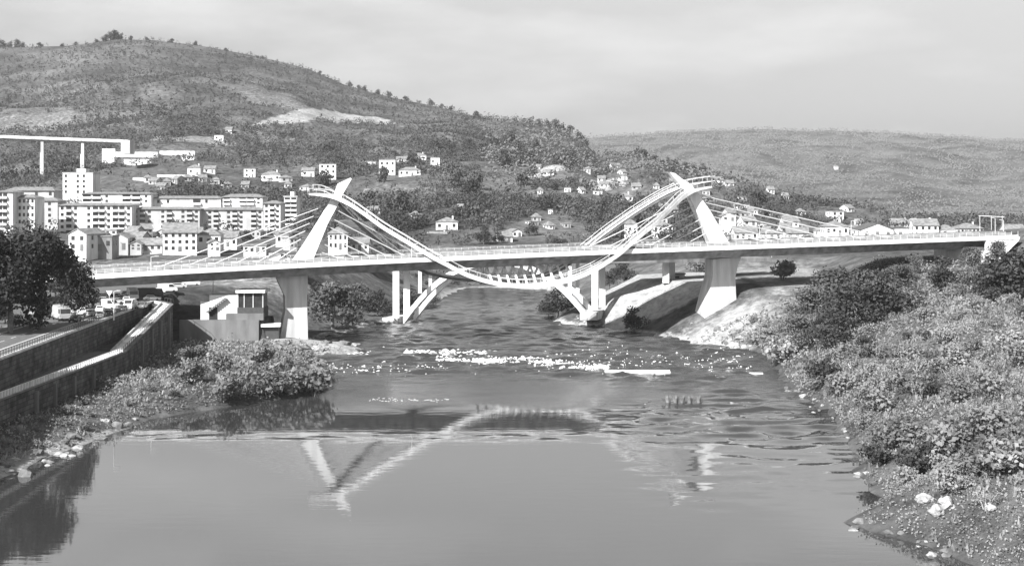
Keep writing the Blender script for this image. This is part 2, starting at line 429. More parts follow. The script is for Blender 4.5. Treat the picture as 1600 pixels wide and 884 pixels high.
gm = bpy.data.materials.new('ground_cover'); gm.use_nodes = True
def ground_material(m):
    t = m.node_tree; n = t.nodes; l = t.links; b = n['Principled BSDF']
    b.inputs['Roughness'].default_value = .95; b.inputs['Specular IOR Level'].default_value = .1
    g = n.new('ShaderNodeNewGeometry')
    def nz(s, d=6, rg=.6):
        q = n.new('ShaderNodeTexNoise'); q.inputs['Scale'].default_value = s; q.inputs['Detail'].default_value = d; q.inputs['Roughness'].default_value = rg
        l.new(g.outputs['Position'], q.inputs['Vector']); return q.outputs[0]
    def rng(x, a, b_, c, d):
        q = n.new('ShaderNodeMapRange'); l.new(x, q.inputs[0])
        for i, v in enumerate((a, b_, c, d)): q.inputs[i + 1].default_value = v
        return q.outputs[0]
    def mix(f, a, b_):
        q = n.new('ShaderNodeMix'); q.data_type = 'FLOAT'; l.new(f, q.inputs[0])
        for i, v in ((2, a), (3, b_)):
            if isinstance(v, float): q.inputs[i].default_value = v
            else: l.new(v, q.inputs[i])
        return q.outputs[0]
    fine = rng(nz(.25, 8, .7), .35, .68, .06, .2)
    broad = rng(nz(.012, 5), .35, .65, .45, 1.25)
    mul = n.new('ShaderNodeMath'); mul.operation = 'MULTIPLY'; l.new(fine, mul.inputs[0]); l.new(broad, mul.inputs[1])
    a = n.new('ShaderNodeAttribute'); a.attribute_name = 'bare'
    rock = rng(nz(.5, 8, .7), .3, .7, .2, .52)
    # ragged edge of the bare ground
    ad = n.new('ShaderNodeMath'); ad.operation = 'ADD'; l.new(a.outputs['Fac'], ad.inputs[0]); l.new(rng(nz(.35, 6, .7), .3, .7, -.25, .25), ad.inputs[1])
    v = mix(rng(ad.outputs[0], .3, .75, 0.0, 1.0), mul.outputs[0], rock)
    c = n.new('ShaderNodeCombineColor')
    for i in range(3): l.new(v, c.inputs[i])
    l.new(c.outputs[0], b.inputs['Base Color'])
    bp = n.new('ShaderNodeBump'); bp.inputs['Distance'].default_value = .6; l.new(nz(.3, 8, .7), bp.inputs['Height']); l.new(bp.outputs[0], b.inputs['Normal'])
ground_material(gm)
ground = np_mesh('ground', V, FQ, gm, smooth=True)
at_ = ground.data.attributes.new('bare', 'FLOAT', 'POINT')
at_.data.foreach_set('value', bare.ravel().astype(np.float32))
tag(ground, kind='structure')

# ------------------------------------------------------------------ river
wm = bpy.data.materials.new('river_water'); wm.use_nodes = True
def water_material(m):
    t = m.node_tree; n = t.nodes; l = t.links; b = n['Principled BSDF']
    b.inputs['Base Color'].default_value = (.04, .04, .04, 1); b.inputs['IOR'].default_value = 2.15; b.inputs['Specular IOR Level'].default_value = .5
    g = n.new('ShaderNodeNewGeometry')
    sx = n.new('ShaderNodeSeparateXYZ'); l.new(g.outputs['Position'], sx.inputs[0])
    wob = n.new('ShaderNodeTexNoise'); wob.inputs['Scale'].default_value = .035; wob.inputs['Detail'].default_value = 4; l.new(g.outputs['Position'], wob.inputs['Vector'])
    add = n.new('ShaderNodeMath'); add.operation = 'MULTIPLY_ADD'; l.new(wob.outputs[0], add.inputs[0]); add.inputs[1].default_value = 60; l.new(sx.outputs['Y'], add.inputs[2])
    near = n.new('ShaderNodeMapRange'); near.interpolation_type = 'SMOOTHSTEP'; l.new(add.outputs[0], near.inputs[0])
    for i, v in enumerate((278, 325, 0, 1)): near.inputs[i + 1].default_value = v
    far = n.new('ShaderNodeMapRange'); far.interpolation_type = 'SMOOTHSTEP'; l.new(add.outputs[0], far.inputs[0])
    for i, v in enumerate((420, 500, 1, .55)): far.inputs[i + 1].default_value = v
    ru = n.new('ShaderNodeMath'); ru.operation = 'MULTIPLY'; l.new(near.outputs[0], ru.inputs[0]); l.new(far.outputs[0], ru.inputs[1])
    # calm pool: long slow ripples; rapids: short choppy waves
    mp = n.new('ShaderNodeMapping'); mp.inputs['Scale'].default_value = (.22, .6, 1); l.new(g.outputs['Position'], mp.inputs[0])
    calm = n.new('ShaderNodeTexNoise'); calm.inputs['Scale'].default_value = 1.0; calm.inputs['Detail'].default_value = 3; l.new(mp.outputs[0], calm.inputs['Vector'])
    mp2 = n.new('ShaderNodeMapping'); mp2.inputs['Scale'].default_value = (.7, 1.2, 1); l.new(g.outputs['Position'], mp2.inputs[0])
    chop = n.new('ShaderNodeTexNoise'); chop.inputs['Scale'].default_value = 1.1; chop.inputs['Detail'].default_value = 6; chop.inputs['Roughness'].default_value = .65; l.new(mp2.outputs[0], chop.inputs['Vector'])
    b1 = n.new('ShaderNodeBump'); b1.inputs['Strength'].default_value = 1; b1.inputs['Distance'].default_value = .009; l.new(calm.outputs[0], b1.inputs['Height'])
    hm = n.new('ShaderNodeMath'); hm.operation = 'MULTIPLY'; l.new(chop.outputs[0], hm.inputs[0]); l.new(ru.outputs[0], hm.inputs[1])
    b2 = n.new('ShaderNodeBump'); b2.inputs['Strength'].default_value = 1; b2.inputs['Distance'].default_value = .12; l.new(hm.outputs[0], b2.inputs['Height']); l.new(b1.outputs[0], b2.inputs['Normal'])
    l.new(b2.outputs[0], b.inputs['Normal'])
    rr = n.new('ShaderNodeMapRange'); l.new(ru.outputs[0], rr.inputs[0])
    for i, v in enumerate((0, 1, .03, .12)): rr.inputs[i + 1].default_value = v
    l.new(rr.outputs[0], b.inputs['Roughness'])
water_material(wm)
# the surface itself: still in the near pool, real choppy waves through the rapids and beyond
wx_ = np.linspace(-110, 110, 190); wy_ = np.concatenate([np.linspace(130, 250, 130), np.linspace(250.7, 440, 290), np.linspace(441, 640, 160)])
WX, WY = np.meshgrid(wx_, wy_)
amp = sstep(WY + 30 * fbm(WX, WY, 40, 301, 3), 262, 306) * (1 - .45 * sstep(WY, 400, 520))
amp = np.maximum(amp, .16 * sstep(WX + 12 * fbm(WX, WY, 30, 302, 3), 8, 30) * sstep(WY, 165, 195))
amp = np.maximum(amp, .75 * sstep(WX + 10 * fbm(WX, WY, 20, 305, 3), 15, 36) * sstep(WY + 8 * fbm(WX, WY, 25, 306, 3), 212, 228))
amp = np.maximum(amp, .16 * sstep(fbm(WX, WY * 3, 45, 303, 3), .12, .3) * sstep(WY, 215, 240))
wv = fbm(WX * .55, WY, 3.4, 310, 3) * .62 + fbm(WX * .8, WY, 1.7, 311, 2) * .16
WZ = amp * wv * 1.7
k_ = len(wx_); q_ = (np.arange(len(wy_) - 1)[:, None] * k_ + np.arange(k_ - 1)[None, :]).ravel()
tag(np_mesh('river', np.stack([WX, WY, WZ], -1).reshape(-1, 3), np.stack([q_, q_ + 1, q_ + k_ + 1, q_ + k_], -1), wm, smooth=True), kind='structure')
w = MB(); w.add([(-400, -250, -.004), (400, -250, -.004), (400, 130, -.004), (-400, 130, -.004)], [(0, 1, 2, 3)])
tag(w.build('river', wm, fix=False), kind='structure')

# ------------------------------------------------------------------ the looping-walkway bridge
BX0, BY0 = -52.5, 364.0
HAZE = 6.8e-5
ANG = math.atan2(25, 108.6)
AX = Vector((math.cos(ANG), math.sin(ANG), 0)); NN = Vector((-math.sin(ANG), math.cos(ANG), 0))
def P(px, py, off):
    """photo pixel -> point on the vertical plane that runs along the bridge, off metres beyond its centre line"""
    k = (px - 800) / F
    ox, oy = BX0 + NN.x * off, BY0 + NN.y * off
    a = (k * oy - ox) / (AX.x - k * AX.y)
    X, Y = ox + a * AX.x, oy + a * AX.y
    return Vector((X, Y, CZ - Y * (py - YH) / F))
def par_a(p): return (p.x - BX0) * AX.x + (p.y - BY0) * AX.y
HW = 11.5
edge = [(60, 435), (130, 431), (300, 420), (400, 415.5), (600, 406.5), (800, 397.5), (980, 390.5), (1200, 382.5), (1400, 374.5), (1560, 369.5)]
ea = [par_a(P(x, y, -HW)) for x, y in edge]; ez = [P(x, y, -HW).z for x, y in edge]
pf = np.polyfit(ea, ez, 3)
def dz(a): return float(np.polyval(pf, a))
def C(a, off=0.0, z=0.0): return Vector((BX0, BY0, dz(a) + z)) + AX * a + NN * off
A0, A1 = -95.0, 196.0
BO = Vector((BX0, BY0, 0))
bridge = empty('road_bridge', BO, 0, 'long white cable-stayed road bridge whose walkway loops over two leaning pylons', 'bridge')
def bpart(mb, name, m, parent=None, smooth=False): 
    return mb.build(name, m, parent or bridge, BO, smooth)
st = np.linspace(A0, A1, 60)
d = MB()
d.loft([[C(a, o, z) for o, z in ((-HW, -.02), (HW, -.02), (HW, -.85), (8.6, -1.25), (6.2, -3.3), (-6.2, -3.3), (-8.6, -1.25), (-HW, -.85))] for a in st])
bpart(d, 'deck', M_GREYC)
for s in (-1, 1):
    d = MB(); d.loft([[C(a, s * HW, -.98), C(a, s * (HW + .35), -.98), C(a, s * (HW + .35), .22), C(a, s * HW, .22)] for a in st])
    bpart(d, 'fascia_beam', M_WHITE)
    d = MB(); d.loft([[C(a, s * 1.6, .006), C(a, s * 8.2, .006)] for a in st], closed=False)
    cw = bpart(d, 'carriageway', M_DECKTOP)
    d = MB()
    for o in (s * 1.9, s * 7.9): d.loft([[C(a, o - .08, .012), C(a, o + .08, .012)] for a in st], closed=False)
    for a in np.arange(A0 + 2, A1 - 4, 8): d.loft([[C(b, s * 4.9 - .07, .012), C(b, s * 4.9 + .07, .012)] for b in (a, a + 3)], closed=False)
    bpart(d, 'lane_marking', M_LINE, cw)
    d = MB(); d.loft([[C(a, s * 8.3, 0), C(a, s * 8.7, 0), C(a, s * 8.6, .8), C(a, s * 8.4, .8)] for a in st])
    bpart(d, 'crash_barrier', M_GREYC)
    d = MB(); d.loft([[C(a, s * 8.75, .1), C(a, s * 11.45, .1)] for a in st], closed=False)
    bpart(d, 'footway', M_PAVE)
    d = MB()
    rs = np.linspace(A0, A1, 147)
    for hgt in (.6, .95, 1.25): d.tube([C(a, s * (HW + .15), hgt) for a in rs[::3]], .05, 4)
    for a in rs: d.bar(C(a, s * (HW + .15), .2), C(a, s * (HW + .15), 1.25), .08, .08)
    bpart(d, 'railing', M_RAIL)
d = MB(); d.loft([[C(a, -1.4, 0), C(a, 1.4, 0), C(a, 1.3, .3), C(a, -1.3, .3)] for a in st])
bpart(d, 'median_strip', M_GREYC)

# pylons
def loft_px(secs):
    m = MB(); q = []
    for (xl, yl, xr, yr, h) in secs:
        a, b = P(xl, yl, -h), P(xr, yr, -h)
        q.append([a, b, b + NN * 2 * h, a + NN * 2 * h])
    m.loft(q); return m
PYL = [[(452, 416, 485, 416, 2.0), (477, 379, 500, 379, 1.7), (495, 350, 512, 350, 1.5), (512, 322, 527, 322, 1.35), (524, 301, 537, 301, 1.25), (529, 287, 547, 284, 1.15), (548, 278, 549.5, 279.5, 1.1)],
       [(1114, 387, 1144, 387, 2.0), (1101, 357, 1126, 357, 1.7), (1087, 328, 1109, 328, 1.5), (1076, 304, 1092, 304, 1.35), (1063, 288, 1080, 288, 1.25), (1053, 277, 1069, 282, 1.15), (1046.5, 269, 1055, 271, 1.1)]]
for q in PYL: bpart(loft_px(q), 'pylon', M_WHITE)
# piers
PIER = [[(436, 537, 481, 537, 4.4), (441, 510, 481, 510, 3.9), (446, 485, 480, 485, 3.5), (445, 462, 480, 462, 3.2), (436, 443, 481, 443, 3.0), (431, 432, 481, 428, 2.9)],
        [(1097, 528, 1154, 528, 4.6), (1101, 497, 1153, 497, 4.2), (1108, 460, 1150, 460, 3.6), (1114, 432, 1149, 432, 3.2), (1114, 416, 1153, 416, 3.0), (1114, 405, 1158, 401, 2.9)]]
for q in PIER: bpart(loft_px(q), 'pier', M_CONC)
# harp of stay cables: back stays and front stays of both pylons
def cable(p, q):
    m = MB(); m.tube([p, q], .14, 6); bpart(m, 'stay_cable', M_METAL)
def deckpt(px, s):
    p = P(px, 400, s); a = par_a(p); return C(a, s, .3)
LB = [(497, 326, 245), (490, 338, 290), (484, 349, 330), (477, 361, 366), (470, 374, 400), (463, 387, 430)]
LF = [(524, 327, 655), (516, 340, 632), (509, 352, 606), (502, 365, 580), (495, 377, 555), (489, 390, 532)]
RB = [(1097, 306, 1385), (1103, 317, 1345), (1109, 328, 1305), (1115, 339, 1265), (1121, 350, 1228), (1127, 361, 1195)]
RF = [(1078, 311, 915), (1083, 322, 948), (1088, 333, 982), (1092, 344, 1014), (1097, 354, 1042), (1102, 365, 1070)]
for lst in (LB, LF, RB, RF):
    for x, y, dx in lst:
        for s in (-.7, .7): cable(P(x, y, s), deckpt(dx, s))
for lst in (LB, RB, RF, LF):
    for x, y, dx in lst:
        m = MB(); p = deckpt(dx, 0); m.box(p + Vector((0, 0, .2)), (1.6, 2.2, .7), ANG)
        bpart(m, 'cable_anchorage', M_CONC)

# the two looping walkways
near = [(483, 303, -2.2), (500, 303.5, -2.6), (522, 307, -3.2), (545, 317, -4.2), (572, 335, -6), (600, 355, -8.2), (640, 379, -11.2), (675, 400, -13), (700, 413, -13.8), (725, 426, -14.2), (750, 435, -14.4),
        (775, 441, -14.4), (800, 444.5, -14.4), (825, 445.5, -14.4), (850, 443.5, -14.4), (880, 438.5, -14.4), (907, 430, -14.4), (940, 414, -14), (972, 392, -13), (990, 376, -12), (1008, 361, -11),
        (1027, 346, -9.5), (1047, 327, -7), (1065, 309, -5), (1080, 299, -3.6), (1094, 294.5, -2.8), (1112, 291.5, -2.2)]
far = [(488, 297, 2.4), (503, 298.5, 2.6), (520, 307, 3.2), (535, 323, 4.5), (560, 348, 7), (590, 373, 9.5), (625, 401, 12.5), (660, 420, 14), (700, 430, 14.4), (745, 434, 14.4), (790, 435, 14.4),
       (835, 431, 14.4), (875, 415, 14.2), (915, 384, 12.8), (940, 364, 11.5), (965, 346, 9.5), (990, 329, 7.5), (1015, 313.5, 5.6), (1036, 302, 4.2), (1055, 294, 3.2), (1075, 288, 2.8), (1110, 283, 2.4)]
def ribbon(ctrl, sgn):
    e1 = catmull([P(*c) for c in ctrl], 6)           # edge facing away from the deck
    Wd = 3.4
    e2 = [p - NN * (Wd * sgn) for p in e1]           # edge on the deck side
    e1, e2 = (e1, e2)
    tf = [min(1, .4 + .6 * min(i, len(e1) - 1 - i) / 14) for i in range(len(e1))]       # the free ends run out thin
    dp = .45 if sgn < 0 else 1.0
    m = MB(); m.loft([[a + Vector((0, 0, .05)), b + Vector((0, 0, .05)), b - Vector((0, 0, dp * f)), a - Vector((0, 0, dp * f))] for a, b, f in zip(e1, e2, tf)])
    rb = bpart(m, 'looping_walkway', M_GREYC if sgn < 0 else M_DARKC)  # far walkway: its shade is put into the darker concrete colour
    for e, s in ((e1, sgn), (e2, -sgn)):
        m = MB(); lo, hi = (.8, .35) if (sgn < 0 and e is e1) else (.2, .2)
        m.loft([[p - Vector((0, 0, lo * f)), p + NN * (.3 * s) - Vector((0, 0, lo * f)), p + NN * (.3 * s) + Vector((0, 0, hi * f)), p + Vector((0, 0, hi * f))] for p, f in zip(e, tf)])
        bpart(m, 'edge_beam', M_WHITE, rb)
        m = MB(); h = Vector((0, 0, 1.35)); hh = Vector((0, 0, .85))
        q = [p + NN * (.15 * s) for p in e]
        m.tube([p + h for p in q], .085, 5)
        for p in q[::4]: m.bar(p + Vector((0, 0, .3)), p + h, .07, .07)
        bpart(m, 'handrail', M_RAIL, rb)
    return e1, e2
n1, n2 = ribbon(near, -1)
f1, f2 = ribbon(far, 1)
# cross beams that tie the two walkways together under the deck
def nearest_by_a(pts, a): return min(pts, key=lambda p: abs(par_a(p) - a))
an = [par_a(P(x, 435, -14)) for x in range(772, 912, 14)]
for a in an:
    p, q = nearest_by_a(n2, a), nearest_by_a(f2, a)
    p2 = Vector((BX0, BY0, 0)) + AX * a + NN * (-11.1); p2.z = p.z
    q2 = C(a, -4.4, -3.2)
    m = MB(); m.bar(p2, q2, .5, .5); bpart(m, 'strut', M_WHITE)
    p3 = Vector((BX0, BY0, 0)) + AX * a + NN * 10.9; p3.z = q.z
    m = MB(); m.bar(p3, C(a, 4.4, -3.2), .5, .5); bpart(m, 'strut', M_WHITE)
# right abutment with its sloping wing wall
m = MB()
def quadprism(pts, off0, off1):
    a = [P(x, y, off0) for x, y in pts]
    m.loft([a, [p + NN * (off1 - off0) for p in a]])
quadprism([(1514, 430), (1541, 430), (1541, 386), (1514, 386)], -9.5, 9.5)
quadprism([(1541, 424), (1556, 412), (1592, 376), (1594, 370), (1541, 375)], -11.7, -10.9)
bpart(m, 'abutment', M_WHITE)

# ------------------------------------------------------------------ arch bridge standing behind
path = [(-118, 456, 12.6), (-80, 446, 14.4), (-33.6, 431, 17.6), (-6, 422, 18.7), (20.8, 413, 19.8), (38, 412, 19.9), (50, 417, 19.8), (78, 428, 19.6)]
pc = catmull(path, 6)
AO = Vector((-33.6, 431, 0))
arch = empty('arch_bridge', AO, 0, 'concrete arch bridge with slender columns half hidden behind the cable-stayed bridge', 'bridge')
def apart(mb, name, m, parent=None): return mb.build(name, m, parent or arch, AO)
def normal2(i, pts):
    q = pts[min(i + 1, len(pts) - 1)] - pts[max(i - 1, 0)]; return Vector((-q.y, q.x, 0)).normalized()
m = MB(); m.loft([[p - n * .5, p + n * 10.5, p + n * 10.5 - Vector((0, 0, 1.1)), p - n * .5 - Vector((0, 0, 1.1))] for p, n in ((p, normal2(i, pc)) for i, p in enumerate(pc))])
apart(m, 'deck', M_GREYC)
m = MB()
for off in (-.3, 10.3):
    q = [p + normal2(i, pc) * off for i, p in enumerate(pc)]
    m.tube([p + Vector((0, 0, 1)) for p in q], .05, 4)
    for p in q[::2]: m.bar(p, p + Vector((0, 0, 1)), .07, .07)
apart(m, 'railing', M_RAIL)
L0, R0 = Vector((-33.0, 431, .3)), Vector((21.2, 413, 3.6))
adir = Vector((R0.x - L0.x, R0.y - L0.y, 0)).normalized(); anrm = Vector((-adir.y, adir.x, 0))
for off in (.8, 9.0):
    m = MB(); secs = []
    for t in np.linspace(0, 1, 25):
        c = L0.lerp(R0, t) + anrm * off; c.z += 16.4 * (1 - abs(2 * t - 1) ** 2.3)
        th = .75 + .35 * abs(2 * t - 1)
        secs.append([c - anrm * .8 + Vector((0, 0, -th)), c + anrm * .8 + Vector((0, 0, -th)), c + anrm * .8 + Vector((0, 0, th)), c - anrm * .8 + Vector((0, 0, th))])
    m.loft(secs); apart(m, 'arch_rib', M_WHITE)
def column(px, ytop, ybot, wpx, off, D):
    p = at(px, ytop, D) + anrm * off; b = at(px, ybot, D) + anrm * off
    w_ = wpx / F * D
    m = MB(); m.loft([[(c.x - w_ / 2, c.y - .6, c.z), (c.x + w_ / 2, c.y - .6, c.z), (c.x + w_ / 2, c.y + .6, c.z), (c.x - w_ / 2, c.y + .6, c.z)] for c in (b, p)])
    apart(m, 'column', M_WHITE)
for px, yt, yb, wp, D in ((618.5, 418, 508, 10, 431.5), (656, 414, 458, 5.5, 425), (890, 404, 462, 6, 415), (929, 402, 484, 10, 413.5), (1040, 400, 442, 10, 417)):
    for off in (.2, 8.6): column(px, yt, yb, wp, off, D)
for c, sz in (((-35, 436, .5), (5, 13, 1.6)), ((24, 418, 3.4), (5, 13, 2.4))):
    m = MB(); m.box(c, sz, -.3); apart(m, 'springing_block', M_CONC)

# ------------------------------------------------------------------ promenade, road and river walls on the left
def sheet(name, rows, m, kind='structure'):
    q = MB(); q.loft(rows, closed=False)
    o = q.build(name, m, fix=False)
    # make sure the sheet faces up
    if o.data.polygons[0].normal.z < 0: o.data.flip_normals()
    return tag(o, kind=kind)
DW = np.linspace(150, 352, 60)
def fx1(D): return float(xw1(D))
def fx2(D): return float(xw2(D))
wl = empty('river_wall', (fx2(250), 250, WALKZ), 0, 'tall dark stained stone wall between the riverside road and the lower promenade', 'wall')
wo_ = Vector(wl.location)
m = MB(); m.loft([[(fx2(D), D, 5.5), (fx2(D), D, ROADZ - .15), (fx2(D) - .7, D, ROADZ - .15), (fx2(D) - .7, D, 5.5)] for D in DW]); m.build('masonry', M_STONEW, wl, wo_)
m = MB(); m.loft([[(fx2(D) + .2, D, ROADZ - .15), (fx2(D) + .2, D, ROADZ + .18), (fx2(D) - .75, D, ROADZ + .18), (fx2(D) - .75, D, ROADZ - .15)] for D in DW]); m.build('coping', M_CONC, wl, wo_)
def wz(D): return WALKZ + (ROADZ - WALKZ) * min(max((D - 283) / 57, 0), 1)
DW1 = np.concatenate([np.linspace(150, 283, 40), np.linspace(285, 351, 24)])
lw = empty('promenade_wall', (fx1(250), 250, 1), 0, 'low dark wall holding up the lower promenade above the shingle and scrub', 'wall')
lo_ = Vector(lw.location)
m = MB(); m.loft([[(fx1(D), D, -.5), (fx1(D), D, wz(D) - .1), (fx1(D) - .7, D, wz(D) - .1), (fx1(D) - .7, D, -.5)] for D in DW1]); m.build('masonry', M_STONEW, lw, lo_)
m = MB(); m.loft([[(fx1(D) + .15, D, wz(D) - .1), (fx1(D) + .15, D, wz(D) + .15), (fx1(D) - .72, D, wz(D) + .15), (fx1(D) - .72, D, wz(D) - .1)] for D in DW1]); m.build('coping', M_DARKC, lw, lo_)
for D in (232, 241, 251, 262, 300, 311, 322, 333):
    m = MB(); m.box((fx1(D) + .25, D, wz(D) / 2 - .4), (.5, .8, wz(D) - .6)); m.build('buttress', M_DARKC, lw, lo_)
sheet('promenade', [[(fx1(D) - .7, D, WALKZ), (fx2(D), D, WALKZ)] for D in np.linspace(150, 284, 40)], M_DARKC)
rp = empty('ramp', (fx1(312), 312, 9.5), 0, 'pale concrete ramp climbing from the lower promenade up to the road', 'ramp')
DR = np.linspace(283, 345, 26)
m = MB(); m.loft([[(fx1(D) - .75, D, wz(D) - .6), (fx1(D) - .75, D, wz(D)), (fx1(D) - 2.7, D, wz(D)), (fx1(D) - 2.7, D, wz(D) - .6)] for D in DR]); m.build('slope', M_WHITE, rp, rp.location)
m = MB(); m.loft([[(fx1(D) - 2.7, D, wz(D) - .9), (fx1(D) - 2.7, D, wz(D) + .5), (fx1(D) - 2.95, D, wz(D) + .5), (fx1(D) - 2.95, D, wz(D) - .9)] for D in DR]); m.build('parapet', M_CONC, rp, rp.location)
m = MB()
m.tube([(fx1(D) - .3, D, wz(D) + 1.15) for D in DR], .06, 4)
for D in np.linspace(283, 345, 32): m.bar((fx1(D) - .3, D, wz(D) + .1), (fx1(D) - .3, D, wz(D) + 1.15), .07, .07)
m.build('handrail', M_DARKM, rp, rp.location)
sheet('pavement', [[(fx2(D) - .7, D, ROADZ + .12), (fx2(D) - 3.6, D, ROADZ + .12)] for D in DW], M_PAVE)
sheet('kerb', [[(fx2(D) - 3.6, D, ROADZ + .124), (fx2(D) - 3.85, D, ROADZ + .124), (fx2(D) - 3.86, D, ROADZ)] for D in DW], M_CONC)
DRD = np.linspace(150, 432, 80)
sheet('road', [[(fx2(D) - 3.86, D, ROADZ), (fx2(D) - 60, D, ROADZ)] for D in DRD], M_ASPH)
q = MB()
for D in np.arange(160, 420, 7): q.loft([[(fx2(b) - 8.0, b, ROADZ + .004), (fx2(b) - 8.15, b, ROADZ + .004)] for b in (D, D + 3)], closed=False)
q.loft([[(fx2(D) - 4.3, D, ROADZ + .004), (fx2(D) - 4.42, D, ROADZ + .004)] for D in DRD], closed=False)
tag(q.build('road_marking', M_LINE, fix=False), kind='structure')
sheet('kerb', [[(fx2(D) - 12.2, D, ROADZ), (fx2(D) - 12.21, D, ROADZ + .13), (fx2(D) - 12.5, D, ROADZ + .13)] for D in np.linspace(150, 300, 30)], M_CONC)
sheet('pavement', [[(fx2(D) - 12.5, D, ROADZ + .126), (fx2(D) - 16, D, ROADZ + .126)] for D in np.linspace(150, 300, 30)], M_PAVE)

def fence(name, fn, Da, Db, n, label, pm, rm, thick, rails, hgt):
    mid = (Da + Db) / 2; t = empty(name, fn(mid), 0, label, 'railing'); o = Vector(t.location)
    m = MB(); Dq = np.linspace(Da, Db, 60)
    for r_ in rails: m.tube([Vector(fn(D)) + Vector((0, 0, r_)) for D in Dq], .05, 4)
    for D in np.linspace(Da, Db, n):
        b = Vector(fn(D)); m.bar(b, b + Vector((0, 0, hgt)), thick, thick)
    m.build('rails_and_posts', pm, t, o)
    m = MB(); m.loft([[Vector(fn(D)) + Vector((x, 0, z)) for x, z in ((-.22, 0), (.22, 0), (.22, .1), (-.22, .1))] for D in Dq])
    m.build('kerbstone', M_CONC, t, o)
fence('railing', lambda D: (fx2(D) - .2, D, ROADZ + .18), 150, 345, 130, 'dark railing with closely set posts along the top of the river wall beside the road', M_DARKM, M_DARKM, .1, (.55, 1.05), 1.05)
fence('balustrade', lambda D: (fx1(D) - .3, D, WALKZ + .15), 150, 282, 106, 'white balustrade along the edge of the lower promenade above the scrub', M_WHITE, M_WHITE, .36, (.95,), .95)

# ------------------------------------------------------------------ building, wall and culvert under the left end of the bridge
def Q(px, py, D): return at(px, py, D)
def N(x, y, z): return (x * .96, y * .96, CZ - (CZ - z) * .96)
rt = empty('retaining_wall', N(-74, 364.6, 2), 0, 'plain grey retaining wall below the glazed kiosk beside the left pier', 'wall')
m = MB(); m.box(N(-75, 364.6, 3.0), (19.5, 1.0, 6.5)); m.build('wall', M_DARKC, rt, rt.location)
m = MB(); m.box(N(-68.6, 365.6, 7.1), (9.2, 1.4, 1.6)); m.build('raised_section', M_DARKC, rt, rt.location)
kb = empty('kiosk', N(-68, 369, 6.3), 0, 'glazed dark kiosk with a white roof slab on the retaining wall under the bridge', 'kiosk')
ko = Vector(kb.location)
m = MB(); m.box(N(-67.6, 371, 8.0), (6.5, 6.8, 2.6)); m.build('base', M_DARKM, kb, ko)
m = MB(); m.box(N(-67.6, 371, 11.2), (6.2, 6.4, 3.6)); m.build('glazing', M_GLASS, kb, ko)
for x in (-70.9, -69.2, -66.9, -64.4):
    m = MB(); m.box(N(x, 367.6, 11.2), (.28 if x > -70 else .4, .3, 3.6)); m.build('post', M_WALLG, kb, ko)
m = MB(); m.box(N(-67.5, 370.8, 13.5), (7.3, 8.0, .72)); m.build('roof_slab', M_WALLW, kb, ko)
wb = empty('stair_building', N(-75, 369, 6.3), 0, 'small white building with an outside stair and a dark doorway left of the glazed kiosk', 'building')
o_ = Vector(wb.location)
m = MB(); m.box(N(-74.6, 371, 9.4), (6.9, 6.8, 6.0)); m.build('wall', M_WALLW, wb, o_)
m = MB(); m.box(N(-79.4, 370, 8.6), (2.1, 4.8, 4.6)); m.build('side_wall', M_WALLW, wb, o_)
m = MB(); m.box(N(-77.2, 367.4, 7.8), (2.0, .2, 3.1)); m.build('doorway', M_GLASS, wb, o_)  # dark panel painted in for the shade inside the open doorway
m = MB()
for k in range(9): m.box(N(-78.4 + k * .55, 366.7, 8.3 + k * .42), (.6, 1.0, .4))
m.build('stair', M_DARKC, wb, o_)
cv = empty('culvert', N(-62, 366, 1.5), 0, 'small dark culvert under a pale slab between the retaining wall and the left pier', 'culvert')
m = MB(); m.box(N(-62.2, 367, 4.9), (4.8, 4, .7), .1); m.build('slab', M_WHITE, cv, cv.location)
m = MB(); m.box(N(-62.4, 367.5, 2.9), (4.2, 3, 3.3), .1); m.build('opening_shade', M_DARKM, cv, cv.location)  # solid dark box, the shade inside the culvert put into its colour

